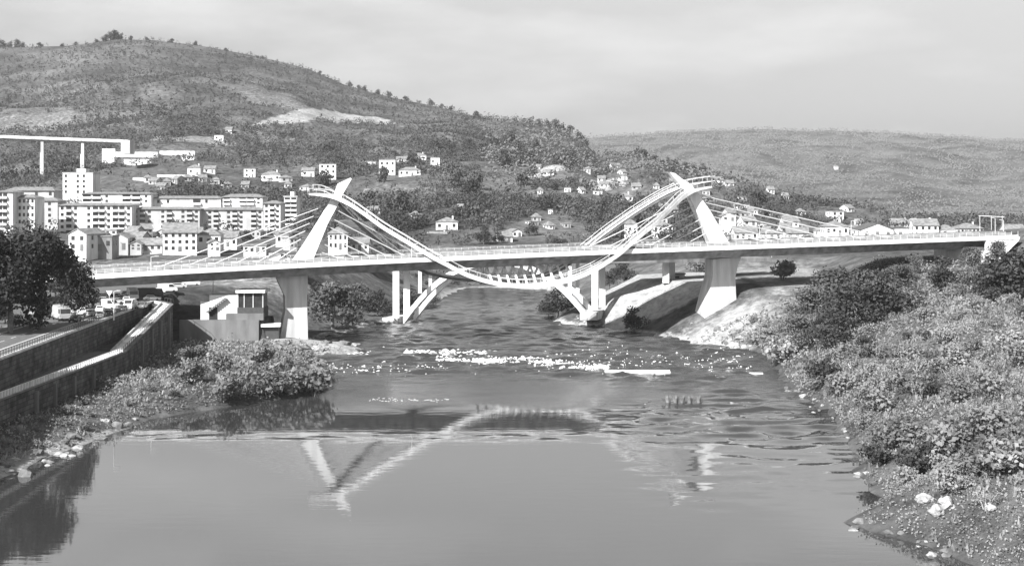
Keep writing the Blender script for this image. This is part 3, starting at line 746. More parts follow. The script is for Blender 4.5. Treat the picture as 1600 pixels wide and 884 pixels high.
# ------------------------------------------------------------------ vehicles
def prism(m, prof, y0, y1, taper=0.0):
    """side profile (x, z) swept across y"""
    a = [(x, y0, z) for x, z in prof]; b = [(x, y1, z) for x, z in prof]
    m.loft([a, b])
def vehicle(kind, paint):
    t = empty(kind, (0, 0, 0))
    if kind == 'car':
        L, Wd = 4.2, 1.7
        body = [(-2.1, .35), (2.1, .35), (2.12, .75), (1.95, .9), (1.0, 1.0), (-1.75, 1.02), (-2.08, .9)]
        cab = [(.95, 1.0), (.35, 1.42), (-1.15, 1.45), (-1.7, 1.02)]; glass = [(.82, 1.03), (.3, 1.37), (-1.1, 1.39), (-1.55, 1.05)]; wx = 1.3
    elif kind == 'van':
        L, Wd = 5.2, 2.0
        body = [(-2.6, .4), (2.6, .4), (2.62, 1.0), (2.1, 1.3), (-2.6, 1.3)]
        cab = [(2.1, 1.3), (1.4, 2.25), (-2.6, 2.3), (-2.6, 1.3)]; glass = [(1.95, 1.35), (1.38, 2.1), (.4, 2.12), (.4, 1.35)]; wx = 1.7
    else:
        L, Wd = 7.5, 2.4
        body = [(-3.7, .6), (3.7, .6), (3.7, 1.4), (-3.7, 1.4)]
        cab = [(3.7, 1.4), (3.45, 2.7), (1.9, 2.75), (1.9, 3.0), (-3.7, 3.0), (-3.7, 1.4)]; glass = [(3.6, 1.6), (3.42, 2.5), (2.3, 2.52), (2.3, 1.6)]; wx = 2.5
    m = MB(); prism(m, body, -Wd / 2, Wd / 2); m.build('body', paint, t)
    m = MB(); prism(m, cab, -Wd / 2 + .1, Wd / 2 - .1); m.build('cabin', paint, t)
    for s in (-1, 1):
        m = MB(); prism(m, glass, s * (Wd / 2 - .1), s * (Wd / 2 - .07)); m.build('side_window', M_GLASS, t)
    a, b = cab[0], cab[1]; nx, nz = (b[1] - a[1]), (a[0] - b[0]); ln = math.hypot(nx, nz); nx, nz = nx / ln * .03, nz / ln * .03
    m = MB(); q = [(a[0] * .85 + b[0] * .15, a[1] * .85 + b[1] * .15), (a[0] * .12 + b[0] * .88, a[1] * .12 + b[1] * .88)]
    prism(m, [q[0], (q[0][0] + nx, q[0][1] + nz), (q[1][0] + nx, q[1][1] + nz), q[1]], -Wd / 2 + .22, Wd / 2 - .22); m.build('windscreen', M_GLASS, t)
    if kind != 'lorry':
        c, e = cab[-1], cab[-2]
        m = MB(); prism(m, [(c[0] - .03, c[1] + .08), (c[0] + .1, c[1] + .08), (e[0] + .1, e[1] - .08), (e[0] - .03, e[1] - .08)], -Wd / 2 + .25, Wd / 2 - .25); m.build('rear_window', M_GLASS, t)
    for sx in (-1, 1):
        for sy in (-1, 1):
            m = MB(); r_ = .33 if kind != 'lorry' else .5
            m.loft([[(sx * wx + r_ * math.cos(k * PI2 / 14), sy * (Wd / 2 - .1) + yy, r_ + r_ * math.sin(k * PI2 / 14)) for k in range(14)] for yy in (-.1, .13)])
            m.build('wheel', M_TYRE, t)
    for sy in (-1, 1):
        m = MB(); m.box((L / 2 + .0, sy * (Wd / 2 - .3), .75), (.08, .3, .16)); m.build('headlight', M_METAL, t)
    return t
PI2 = 2 * math.pi
first = {}
def park(kind, paint, px, py, face, label, z=ROADZ, group='vehicles on the riverside road', D=None, cat=None):
    D = D or F * (CZ - z) / (py - YH)
    X = (px - 800) / F * D
    key = (kind, paint.name)
    if key not in first:
        first[key] = vehicle(kind, paint); o = first[key]; o['group'] = group
    else:
        o = copy_tree(first[key], (0, 0, 0))
    o.location = (X, D, z); o.rotation_euler = (0, 0, face)
    tag(o, label, cat or kind, group)
AWAY, TOW = R(92), R(-88)
for args in (
    ('van', M_CARW, 48, 507, TOW, 'white van parked furthest forward under the dark trees'),
    ('car', M_CARL, 58, 500, TOW, 'light grey car tucked behind the foremost white van under the trees'),
    ('lorry', M_CARL, 96, 500, R(-60), 'pale box lorry standing beside the dark trees'),
    ('car', M_CARD, 117, 503, TOW, 'dark car beside the pale box lorry'),
    ('car', M_CARL, 140, 494, TOW, 'light grey car just right of the dark car on the road'),
    ('car', M_CARW, 156, 497, R(-75), 'white car with a dark car close at its nose'),
    ('car', M_CARD, 170, 494, R(-75), 'dark car at the nose of the white car, nearest the wall railing'),
    ('van', M_CARW, 169, 483, R(-20), 'white van standing side on in the middle of the road'),
    ('lorry', M_CARG, 132, 483, R(5), 'long grey lorry with a flat roof behind the light cars'),
    ('van', M_CARW, 203, 483, TOW, 'white van coming down the road near the ramp top'),
    ('car', M_CARG, 190, 487, TOW, 'mid grey car left of the white van near the ramp top'),
    ('lorry', M_CARL, 207, 469, R(-70), 'pale lorry under the bridge deck behind the white van'),
    ('lorry', M_CARD, 231, 468, R(15), 'dark lorry parked across under the bridge'),
    ('car', M_CARW, 238, 470, R(8), 'white car in front of the dark lorry under the bridge'),
    ('van', M_CARW, 262, 456, R(10), 'white van right of the dark lorry under the bridge'),
    ('car', M_CARL, 280, 450, R(10), 'light grey car between two white vans under the bridge'),
    ('van', M_CARW, 299, 446, R(5), 'rightmost white van of the row under the bridge'),
    ('car', M_CARG, 155, 470, R(40), 'mid grey car at the back of the parking area under the bridge'),
    ('car', M_CARD, 184, 467, R(20), 'dark car at the back of the parking area under the bridge'),
    ('car', M_CARW, 246, 458, R(10), 'white car furthest back of the row under the bridge'),
    ('car', M_CARG, 222, 482, TOW, 'mid grey car driving along the kerb beside the ramp head'),
): park(*args)
rq = random.Random(35)
for k in range(14):
    px = rq.uniform(118, 236); py = 497 - (px - 118) * .2 + rq.uniform(-9, 3)
    pn, paint = rq.choice((('white', M_CARW), ('white', M_CARW), ('light grey', M_CARL), ('dark', M_CARD)))
    D_ = F * (CZ - ROADZ) / (py - YH)
    if (px - 800) / F * D_ > fx2(min(D_, 420)) - 5: continue
    park('car', paint, px, py, R(rq.choice((92, -88, -80, 10))), pn + ' car in the slow traffic on the road before the bridge', group='cars in the traffic before the bridge')
rq = random.Random(31)
for k in range(40):
    px = rq.uniform(128, 300); t_ = (px - 128) / 172; py = 474 - 14 * t_ + rq.uniform(-7, 8)
    pn, paint = rq.choice((('white', M_CARW), ('white', M_CARW), ('light grey', M_CARL), ('mid grey', M_CARG), ('dark', M_CARD)))
    D_ = F * (CZ - ROADZ) / (py - YH)
    if (px - 800) / F * D_ > fx2(min(D_, 420)) - 5: continue
    park('car', paint, px, py, R(rq.choice((8, 12, 95, -85))), pn + ' car parked in the crowded rows under the left end of the bridge', group='cars parked under the bridge end')
def on_deck(kind, paint, px, s, face, label):
    p = P(px, 400, s); a = par_a(p); c = C(a, s, .01)
    park(kind, paint, px, 0, ANG + face, label, z=c.z, D=c.y, group='vehicles on the bridge deck')
on_deck('van', M_CARW, 436, 3, 0, 'white van on the bridge deck left of the left pylon')
on_deck('car', M_CARL, 1258, 4, PI2 / 2, 'light grey car on the bridge deck right of the right pylon')

# ------------------------------------------------------------------ lamps and signs
def lamp(px, p, h, label, group, arm=1.2):
    t = empty('street_lamp', p, 0, label, 'street lamp', group); p = Vector(p)
    m = MB(); m.tube([p, p + Vector((0, 0, h))], [.11, .07], 6); m.build('pole', M_RAIL, t, p)
    m = MB(); m.bar(p + Vector((0, 0, h - .05)), p + Vector((arm, 0, h + .15)), .1, .1); m.build('arm', M_RAIL, t, p)
    m = MB(); m.box(p + Vector((arm + .3, 0, h + .13)), (.8, .35, .18)); m.build('lamp_head', M_CONC, t, p)
for px, s, h, lab in ((236, -10.8, 3.6, 'short lamp post on the bridge deck nearest its left end'), (643, -10.8, 3.6, 'short lamp post on the bridge deck where the near walkway comes down'),
                      (1187, 9, 4.6, 'lamp post on the bridge deck first to the right of the right pylon'), (1197, -10.8, 3.6, 'short lamp post on the near edge of the deck right of the right pylon'),
                      (1330, 9, 5, 'lamp post on the bridge deck in front of the white warehouse'), (1422, 9, 5, 'lamp post on the bridge deck right of the white warehouse')):
    a = par_a(P(px, 400, s)); lamp(px, C(a, s), h, lab, 'lamp posts on the bridge deck')
for px, D, yt, lab in ((1555, 425, 341, 'tall pale lamp post left of a pair at the right bridge head'), (1568, 432, 344, 'tall pale lamp post right of a pair at the right bridge head')):
    p = at(px, 372, D); p.z = g1(p.x, p.y); lamp(px, p, CZ - (yt - YH) / F * D - p.z, lab, 'lamp posts at the bridge head', -1.2)
for px, py, h, lab in ((120, 497, 7, 'pale lamp post beside the dark trees on the riverside road'), (178, 500, 6, 'pale lamp post by the wall railing in front of the white van'), (333, 462, 5, 'white post under the bridge left of the glazed kiosk')):
    D = F * (CZ - ROADZ) / (py - YH); lamp(px, ((px - 800) / F * D, D, ROADZ), h, lab, 'lamp posts on the riverside road', .7)
D = F * (CZ - ROADZ) / (478 - YH); sg = empty('road_sign', ((171 - 800) / F * D, D, ROADZ), 0, 'white triangular give way sign on a pole among the cars', 'road sign')
m = MB(); m.tube([(0, 0, 0), (0, 0, 3.6)], .06, 6); m.build('pole', M_RAIL, sg)
m = MB(); m.loft([[(-.75, -.1, 3.6), (.75, -.1, 3.6), (0, -.1, 2.3)], [(-.75, -.05, 3.6), (.75, -.05, 3.6), (0, -.05, 2.3)]]); m.build('sign_plate', M_WHITE, sg)

# ------------------------------------------------------------------ buildings
WIN = {}
def window_obj(parent, x, y, z, w, h, rz=0.0, m=None):
    key = (round(w, 1), round(h, 1))
    if key not in WIN:
        q = MB(); q.box((0, 0, 0), (w, .12, h)); o = q.build('window', M_GLASS, parent); WIN[key] = o.data
    else:
        o = bpy.data.objects.new('window', WIN[key]); COL.objects.link(o); o.parent = parent
    o.location = (x, y, z); o.rotation_euler = (0, 0, rz); return o
FOOT = []
def house(label, px, yb, wpx, hpx, roof='gable', rz=0.0, depth=None, D=None, wall=None, roofm=None, cols=2, rows=1, door=True, cat='house', name='house', group=None, rh=None, zb=None):
    if D is None: p = hit(px, yb, 450)
    else:
        p = at(px, yb, D); p.z = CZ - (yb - YH) / F * D
    D = p.y; w = wpx / F * D; h = hpx / F * D; dp = depth or max(6.0, min(w * .8, 11)); 
    base = p.z if zb is None else zb
    gnd = g1(p.x, p.y); low = min(gnd, g1(p.x - w / 2, p.y), g1(p.x + w / 2, p.y), base) - base - 1.5
    FOOT.append((p.x, p.y + dp / 2, max(w, dp) * .75))
    t = empty(name, (p.x, p.y, base), rz, label, cat, group)
    wm_ = wall or M_WALLW; rm_ = roofm or M_ROOF
    m = MB(); rh = rh if rh is not None else (w if roof == 'front' else dp) * .24
    if roof in ('gable', 'hip', 'flat'): 
        m.box((0, dp / 2, (h + low) / 2), (w, dp, h - low))
        if roof == 'gable':
            for s in (-1, 1): m.add([(s * w / 2, 0, h), (s * w / 2, dp, h), (s * w / 2, dp / 2, h + rh), (s * (w / 2 - .25), 0, h), (s * (w / 2 - .25), dp, h), (s * (w / 2 - .25), dp / 2, h + rh)], [(0, 1, 2), (5, 4, 3), (0, 2, 5, 3), (1, 4, 5, 2), (0, 3, 4, 1)])
    else:
        m.loft([[(-w / 2, y, low), (w / 2, y, low), (w / 2, y, h), (0, y, h + rh), (-w / 2, y, h)] for y in (0, dp)])
    m.build('wall', wm_, t)
    e, th = .5, .25; m = MB()
    if roof == 'gable':
        k = rh / (dp / 2)
        m.loft([[(x, -e, h - e * k + .03), (x, dp / 2, h + rh + .03), (x, dp + e, h - e * k + .03), (x, dp + e, h - e * k + .03 + th), (x, dp / 2, h + rh + .03 + th), (x, -e, h - e * k + .03 + th)] for x in (-w / 2 - e * .6, w / 2 + e * .6)])
    elif roof == 'front':
        k = rh / (w / 2)
        m.loft([[(-w / 2 - e, y, h - e * k + .03), (0, y, h + rh + .03), (w / 2 + e, y, h - e * k + .03), (w / 2 + e, y, h - e * k + .03 + th), (0, y, h + rh + .03 + th), (-w / 2 - e, y, h - e * k + .03 + th)] for y in (-e * .6, dp + e * .6)])
    elif roof == 'hip':
        r2 = max(w / 2 - dp / 2, .3)
        v = [(-w / 2 - e, -e, h + .02), (w / 2 + e, -e, h + .02), (w / 2 + e, dp + e, h + .02), (-w / 2 - e, dp + e, h + .02), (-r2, dp / 2, h + rh), (r2, dp / 2, h + rh)]
        m.add(v, [(0, 1, 5, 4), (1, 2, 5), (2, 3, 4, 5), (3, 0, 4), (3, 2, 1, 0)])
    else:
        m.box((0, dp / 2, h + .2), (w + .5, dp + .5, .38))
    m.build('roof', rm_, t)
    fh = h / max(rows, 1); ww, wh = min(1.3, w / cols * .42), min(1.5, fh * .5)
    for r_ in range(rows):
        for c in range(cols):
            x = (c + .5) / cols * w - w / 2; z = fh * (r_ + .55)
            if door and r_ == 0 and c == cols // 2:
                q = MB(); q.box((x, -.03, min(1.1, fh * .4)), (min(1.2, ww * 1.2), .12, min(2.2, fh * .8))); q.build('door', M_DARKC, t); continue
            window_obj(t, x, -.04, z, ww, wh)
    sx = 1 if p.x < 0 else -1      # the side wall turned towards the river
    for r_ in range(rows):
        for y in (dp * .3, dp * .7): window_obj(t, sx * (w / 2 + .03), y, fh * (r_ + .55), .9, wh, R(90))
    if roof in ('gable', 'hip') and w > 8:
        q = MB(); q.box((w * .25, dp * .6, h + rh * .9), (.7, .7, 1.6)); q.build('chimney', wm_, t)
    return t

def block(label, x0, x1, ytop, ybase, D, depth, floors, pattern, roof='eave', wall=None, rz=0.0, cat='apartment block', roofpx=5):
    """apartment block: pattern gives one letter per bay: w window, b balcony, d deep balcony strip, . blank"""
    p = at((x0 + x1) / 2, ybase, D); w = (x1 - x0) / F * D; h = (ybase - ytop) / F * D
    FOOT.append((p.x, D + depth / 2, w * .55)); FOOT.append((p.x - w / 3, D + depth / 2, w * .3)); FOOT.append((p.x + w / 3, D + depth / 2, w * .3))
    t = empty('apartment_block', p, rz, label, cat, 'apartment blocks in the town')
    low = min(g1(p.x, p.y), g1(p.x - w / 2, p.y), g1(p.x + w / 2, p.y)) - p.z - 2
    m = MB(); m.box((0, depth / 2, (h + low) / 2), (w, depth, h - low)); m.build('wall', wall or M_WALLW, t)
    if roof == 'eave':
        m = MB(); e = .9; v = [(-w / 2 - e, -e, h), (w / 2 + e, -e, h), (w / 2 + e, depth + e, h), (-w / 2 - e, depth + e, h)]; k = roofpx / F * D
        v += [(-w / 2 + 3, depth / 2 - .2, h + k), (w / 2 - 3, depth / 2 - .2, h + k), (w / 2 - 3, depth / 2 + .2, h + k), (-w / 2 + 3, depth / 2 + .2, h + k)]
        m.add(v, [(0, 1, 5, 4), (1, 2, 6, 5), (2, 3, 7, 6), (3, 0, 4, 7), (4, 5, 6, 7), (3, 2, 1, 0)]); m.build('roof', M_ROOF, t)
    else:
        m = MB(); m.box((0, depth / 2, h + .3), (w + .6, depth + .6, .6)); m.build('roof', M_WALLG, t)
        m = MB(); m.box((w * .05, depth * .5, h + 1.6), (w * .3, depth * .5, 2.2)); m.build('roof_housing', wall or M_WALLW, t)
    nb = len(pattern); bw = w / nb; fh = h / floors; proto = {}
    for f_ in range(floors):
        z = fh * (f_ + .5)
        for b, ch in enumerate(pattern):
            x = (b + .5) * bw - w / 2
            if ch == 'w': window_obj(t, x, -.04, z + .1, min(1.3, bw * .5), fh * .5)
            elif ch in 'bd':
                window_obj(t, x, -.04, z, bw * .8, fh * (.72 if ch == 'b' else .8))  # wide dark pane, also the painted shade of the balcony recess
                key = 'bal'
                if key not in proto:
                    q = MB(); q.box((0, -.62, -fh * .48), (bw * .92, 1.2, .18)); q.box((0, -1.16, -fh * .48 + .5), (bw * .92, .12, .85))
                    q.box((-bw * .44, -.6, -fh * .48 + .5), (.1, 1.0, .85)); q.box((bw * .44, -.6, -fh * .48 + .5), (.1, 1.0, .85))
                    proto[key] = q.build('balcony', wall or M_WALLW, t); o = proto[key]
                else:
                    o = bpy.data.objects.new('balcony', proto[key].data); COL.objects.link(o); o.parent = t
                o.location = (x, 0, z)
    return t

block('long white five floor apartment block with balconies, left half of the row', 92, 206, 321, 369, 640, 13, 5, 'wdw.wbbwbbw', roofpx=4)
block('grey striped apartment block in mid row, half behind a dark tree', 207, 312, 327, 366, 648, 13, 5, 'wdw.wd.wdw', wall=M_WALLG, roofpx=4)
block('right half of the long apartment row, with a white gable tower at its end', 313, 411, 328, 366, 652, 13, 5, '.wd.wbw.dw', roofpx=4, wall=M_WALLG)
block('white stair tower at the right end of the long apartment row', 412, 438, 318, 367, 648, 14, 6, 'wdw')
block('slim apartment tower with stacked balconies right of the white stair tower', 444, 464, 308, 352, 690, 12, 6, 'bb', roof='flat')
block('apartment block with balconies at the far left edge of the town', -12, 20, 300, 352, 610, 14, 5, '.bb.', roofpx=3)
block('lower apartment block with rows of dark windows behind the left trees', 21, 54, 309, 352, 616, 13, 4, 'wwwww')
block('grey block with a plain roof between the left blocks and the long white block', 56, 90, 314, 350, 660, 12, 4, 'w.w.', wall=M_WALLG)
block('white square tower with four floors under the hillside at the left', 98, 145, 271, 304, 800, 14, 4, 'w.ww.', roof='flat')
block('low white row with dark strip windows behind the long block', 128, 236, 303, 318, 725, 12, 2, 'ddw.ddw', roofpx=3)
block('second low white row behind the apartment roofs', 240, 345, 310, 320, 730, 12, 1, 'ww..dw.', roofpx=4)
block('third low row behind the apartment roofs, nearest the stair tower', 348, 410, 308, 320, 730, 12, 2, 'd.ddw', roofpx=5)
block('long grey roofed row behind the far left blocks', 8, 84, 298, 308, 700, 14, 1, 'w.w.w.w', roofpx=6, wall=M_WALLG)

H = house
H('white gabled house in front of the long apartment row, with small dark windows', 281, 393, 52, 30, 'gable', R(12), 12, 470, cols=5, rows=3, zb=None)
H('white annex joined to the right of the gabled house before the apartments', 326, 383, 36, 16, 'hip', R(4), 9, 480, cols=3, rows=1, wall=M_WALLW)
H('narrow white house end with a grey pitched roof beside the left trees', 121, 392, 32, 26, 'front', R(-18), 11, 450, cols=2, rows=2, roofm=M_ROOF)
H('grey shed wall right of the narrow white house end', 156, 392, 38, 22, 'flat', 0, 8, 455, cols=3, rows=1, wall=M_WALLD)
H('pale gable fronted house between the shed and the white gabled house', 186, 390, 28, 18, 'front', 0, 9, 475, cols=2, rows=1, wall=M_WALLG)
H('low long shed in front of the apartment row', 228, 392, 50, 10, 'gable', 0, 8, 478, cols=5, rows=1, wall=M_WALLG, name='shed', cat='shed')
H('small white house with dark windows behind the left stay cables', 356, 385, 28, 14, 'gable', 0, 8, 500, cols=3, rows=1)
H('low pale building under the left stay cables', 398, 396, 36, 12, 'flat', 0, 8, 460, cols=4, rows=1, wall=M_WALLG)
H('white block house behind the left stay cables', 441, 380, 20, 12, 'flat', 0, 8, 520, cols=2, rows=1)
H('three storey pale house between the left pylon and the dark front stays', 528, 390, 30, 25, 'hip', R(6), 10, 520, cols=4, rows=2)
H('white low house right of the pale house by the left pylon', 562, 392, 28, 12, 'gable', 0, 8, 530, cols=3, rows=1)
H('white house on the valley floor behind the left walkway', 612, 392, 24, 11, 'gable', 0, 8, 640, cols=3, rows=1)
H('white gable end house with a slate roof behind the walkway at mid left', 678, 393, 34, 21, 'gable', R(-20), 11, 645, cols=3, rows=2)
H('white flat house beside the slate roofed gable house', 722, 391, 44, 13, 'flat', R(5), 9, 650, cols=4, rows=1)
H('pale long house on the slope above the slate roofed gable house', 698, 360, 34, 12, 'hip', 0, 9, None, cols=3, rows=1)
H('white house right of the flat house, alone at the foot of the hill', 790, 379, 22, 9, 'gable', R(10), 8, None, cols=2, rows=1)
H('small white house with a steep white roof line on the slope behind the deck centre', 808, 370, 16, 8, 'front', R(20), 8, None, cols=2, rows=1)
H('low white building just behind the deck centre railing', 819, 388, 24, 8, 'flat', 0, 8, 655, cols=3, rows=1)
H('small square white house behind the deck right of centre', 848, 386, 14, 10, 'gable', 0, 8, 655, cols=2, rows=1)
H('white house behind the foot of the far walkway on the right', 897, 388, 24, 13, 'gable', R(-15), 9, 645, cols=3, rows=1)
rq = random.Random(33)
for k in range(16):
    px = rq.uniform(1130, 1345); py = 378 - (px - 1130) * .02 - rq.uniform(0, 24); D_ = 560 + (378 - py) * 6 + rq.uniform(-15, 25)
    H('small pale house in the dense rows behind the right back stays', px, py, rq.uniform(11, 22), rq.uniform(6, 9), rq.choice(('gable', 'hip', 'gable', 'flat')), R(rq.uniform(-25, 25)), 8, D_, cols=2, rows=1, wall=rq.choice((M_WALLW, M_WALLW, M_WALLG)), group='small houses behind the right back stays')
for k in range(12):
    px = rq.uniform(330, 700); py = 392 - rq.uniform(0, 22); D_ = 560 + (392 - py) * 7
    H('small pale house on the valley floor between the apartments and the hill foot', px, py, rq.uniform(12, 24), rq.uniform(7, 10), rq.choice(('gable', 'hip', 'front')), R(rq.uniform(-25, 25)), 8, max(D_, 640) if px > 580 else D_, cols=2, rows=1, wall=rq.choice((M_WALLW, M_WALLG, M_WALLD)), group='small houses on the valley floor')
for k in range(14):
    px = rq.uniform(150, 500); py = rq.uniform(282, 300)
    H('small pale house in the streets climbing above the apartment roofs', px, py, rq.uniform(9, 18), rq.uniform(5, 8), rq.choice(('gable', 'hip')), R(rq.uniform(-25, 25)), 8, None, cols=2, rows=1, wall=rq.choice((M_WALLW, M_WALLG, M_WALLG)), group='small houses above the apartment roofs')
for k in range(26):
    px = rq.uniform(900, 1270); cy_ = np.interp(px, CREST[:, 0], CREST[:, 1]); py = rq.uniform(cy_ + 18, 352)
    if py < cy_ + 12: continue
    H('tiny pale house scattered among the trees of the right slope', px, py, rq.uniform(7, 15), rq.uniform(4, 7), rq.choice(('gable', 'hip', 'flat')), R(rq.uniform(-25, 25)), 8, None, cols=2, rows=1, wall=rq.choice((M_WALLW, M_WALLG)), group='tiny houses on the right slope')
for k in range(12):
    px = rq.uniform(560, 900); py = rq.uniform(300, 372)
    H('tiny pale house scattered on the open slope behind the middle of the bridge', px, py, rq.uniform(7, 13), rq.uniform(4, 7), rq.choice(('gable', 'hip', 'flat')), R(rq.uniform(-25, 25)), 8, None, cols=2, rows=1, wall=rq.choice((M_WALLW, M_WALLG)), group='tiny houses on the middle slope')
for k in range(34):
    px = rq.choice((rq.uniform(128, 470), rq.uniform(128, 350))); py = 391 - rq.uniform(0, 20); D_ = 470 + (391 - py) * 6.5 + rq.uniform(-8, 8)
    H('pale or grey town house packed between the apartment row and the bridge deck', px, py, rq.uniform(10, 22), rq.uniform(8, 15), rq.choice(('gable', 'hip', 'front', 'flat')), R(rq.uniform(-30, 30)), 8, D_, cols=2, rows=2, wall=rq.choice((M_WALLW, M_WALLG, M_WALLD, M_WALLG)), group='town houses before the apartment row')
# hillside houses
H('white hillside house second from the left above the apartment roofs', 303, 276, 20, 12, 'hip', 0, 9, None, cols=2, rows=1)
H('small white hillside house right beside the hip roofed one above the apartments', 327, 271, 18, 7, 'gable', 0, 8, None, cols=2, rows=1)
H('white two storey hillside house with bare yard, middle of the left slope', 390, 277, 18, 13, 'flat', 0, 9, None, cols=2, rows=2)
H('white hillside house with a low hip roof and a dark garage', 423, 284, 30, 11, 'hip', 0, 10, None, cols=3, rows=1)
H('low pale hillside house left of the small white tower house', 481, 276, 20, 9, 'gable', 0, 8, None, cols=2, rows=1)
H('small white tower house on the slope above the left pylon', 512, 281, 26, 24, 'flat', R(8), 9, None, cols=3, rows=3)
H('flat white hillside house at the left of the hamlet above the pylon', 579, 263, 18, 9, 'flat', 0, 8, None, cols=2, rows=1)
H('tallest white house of the hillside hamlet', 605, 274, 25, 24, 'flat', R(6), 10, None, cols=3, rows=2)
H('low white house right of the tallest house in the hamlet', 630, 257, 22, 8, 'gable', 0, 8, None, cols=2, rows=1)
H('white hip roofed house at the top of the hillside hamlet', 654, 252, 24, 9, 'hip', 0, 9, None, cols=3, rows=1)
H('small square white house at the right end of the hillside hamlet', 680, 259, 14, 12, 'flat', 0, 8, None, cols=2, rows=1)
H('long low white house at the bottom of the hillside hamlet', 640, 275, 34, 9, 'hip', 0, 9, None, cols=4, rows=1)
H('pale house hidden behind the left walkway top', 577, 310, 17, 9, 'gable', 0, 8, None, cols=2, rows=1)
H('upper of two tiny houses on the track below the quarry scar', 357, 210, 10, 7, 'gable', 0, 8, None, cols=2, rows=1)
H('lower of two tiny houses on the track below the quarry scar', 342, 220, 14, 8, 'flat', 0, 8, None, cols=2, rows=1)
H('lone white shed on the hill in the middle of the picture', 741, 286, 14, 4, 'flat', 0, 8, None, cols=2, rows=1, name='shed', cat='shed')
H('white terraced houses stepping down the middle slope, upper left one', 836, 268, 16, 6, 'gable', R(-15), 8, None, cols=2, rows=1)
H('white terraced houses stepping down the middle slope, lower right one', 856, 275, 18, 6, 'gable', R(-15), 8, None, cols=2, rows=1)
H('pale house under dark trees on the slope left of the right pylon', 977, 316, 24, 8, 'hip', 0, 9, None, cols=3, rows=1)
H('white cottage highest of three on the slope left of the right pylon', 940, 286, 12, 6, 'gable', 0, 7, None, cols=2, rows=1)
H('white cottage in the middle of three on the slope left of the right pylon', 944, 296, 13, 6, 'gable', 0, 7, None, cols=2, rows=1)
H('white cottage lowest of three on the slope left of the right pylon', 934, 306, 14, 6, 'flat', 0, 7, None, cols=2, rows=1)
# behind the right half of the bridge
H('white long house seen between the two right walkways', 988, 364, 16, 14, 'hip', R(5), 8, 620, cols=2, rows=1)
H('white house with shuttered windows behind the near right walkway', 1036, 364, 30, 11, 'hip', 0, 9, 620, cols=4, rows=1)
H('pale flat building low behind the right front stays', 1012, 384, 52, 8, 'flat', 0, 8, 560, cols=6, rows=1, wall=M_WALLG)
H('white gabled cottage behind the right back stays', 1139, 346, 22, 8, 'front', 0, 9, 640, cols=2, rows=1)
H('white house with dark doors right of the right pylon', 1166, 376, 36, 13, 'gable', 0, 9, 560, cols=4, rows=1)
H('low white house right of the house with dark doors', 1206, 375, 30, 10, 'hip', 0, 9, 570, cols=3, rows=1)
H('pale sheds in the row behind the right back stays', 1246, 373, 34, 9, 'gable', R(-8), 9, 580, cols=3, rows=1, wall=M_WALLG)
H('white rendered house on the rise behind the right back stays', 1236, 355, 24, 9, 'gable', 0, 9, 660, cols=3, rows=1)
H('white bungalow above the row behind the right back stays', 1172, 352, 22, 7, 'gable', R(12), 8, 660, cols=2, rows=1)
H('small white house at the ridge foot above the bungalow', 1252, 337, 14, 6, 'hip', 0, 8, None, cols=2, rows=1)
H('white two storey house on the ridge end left of the warehouse', 1309, 345, 20, 14, 'flat', R(10), 9, None, cols=2, rows=2)
H('large pale house with dark porch left of the warehouse', 1308, 368, 36, 14, 'hip', 0, 10, 580, cols=4, rows=1)
H('white house on the crest of the right spur', 1122, 287, 16, 5, 'gable', 0, 8, None, cols=2, rows=1)
H('second white house on the crest of the right spur', 1140, 291, 14, 4, 'gable', 0, 8, None, cols=2, rows=1)
H('small white house on the right spur below the crest pair', 1205, 303, 10, 6, 'gable', 0, 8, None, cols=2, rows=1)
H('tiny white house where the right spur meets the valley', 1228, 312, 9, 5, 'gable', 0, 8, None, cols=2, rows=1)
H('tiny pale house on the tail of the right spur', 1330, 332, 12, 6, 'gable', R(25), 8, None, cols=2, rows=1)
H('pale cottage behind the left shoulder of the warehouse', 1344, 356, 12, 8, 'gable', 0, 8, None, cols=2, rows=1)
H('large white warehouse with a wide low gable front at the right of the bridge', 1371, 372, 50, 13, 'front', 0, 16, 570, cols=3, rows=1, door=False, roofm=M_ROOFD, rh=2.4, name='warehouse', cat='warehouse')
H('white flat roofed wing on the right of the warehouse', 1407, 374, 26, 17, 'flat', 0, 12, 572, cols=1, rows=1, door=False, roofm=M_ROOFD, name='warehouse', cat='warehouse')
H('white two storey house right of the warehouse', 1447, 371, 38, 19, 'gable', R(-6), 10, 575, cols=4, rows=2)
H('small white square house between the two storey house and the long pavilion', 1482, 371, 22, 12, 'hip', 0, 9, 575, cols=2, rows=1)
H('long low pavilion with dark openings near the right bridge head', 1516, 366, 42, 9, 'hip', 0, 9, 590, cols=7, rows=1, wall=M_WALLG)
H('grey house with a pitched roof behind the long pavilion', 1410, 356, 34, 7, 'gable', 0, 9, 700, cols=3, rows=1, wall=M_WALLG)
H('low house half hidden by trees at the right bridge head', 1588, 367, 30, 7, 'gable', 0, 9, 560, cols=3, rows=1, wall=M_WALLG)
H('tiny bright house far away on the hazy ridge', 1307, 253, 6, 4, 'gable', 0, 10, 3000, cols=2, rows=1, zb=g1((1307 - 800) / F * 3000, 3000))
# under the right end
H('small white hut with a dark window beneath the right end of the deck', 1436, 410, 9, 9, 'flat', 0, 2.2, 392, cols=1, rows=1, door=False, name='hut', cat='hut', zb=g1((1436 - 800) / F * 392, 392))
H('low pale pump house beside the column on the right embankment', 1058, 443, 24, 14, 'flat', 0, 5, 428, cols=1, rows=1, door=False, wall=M_WALLW, name='pump_house', cat='pump house')
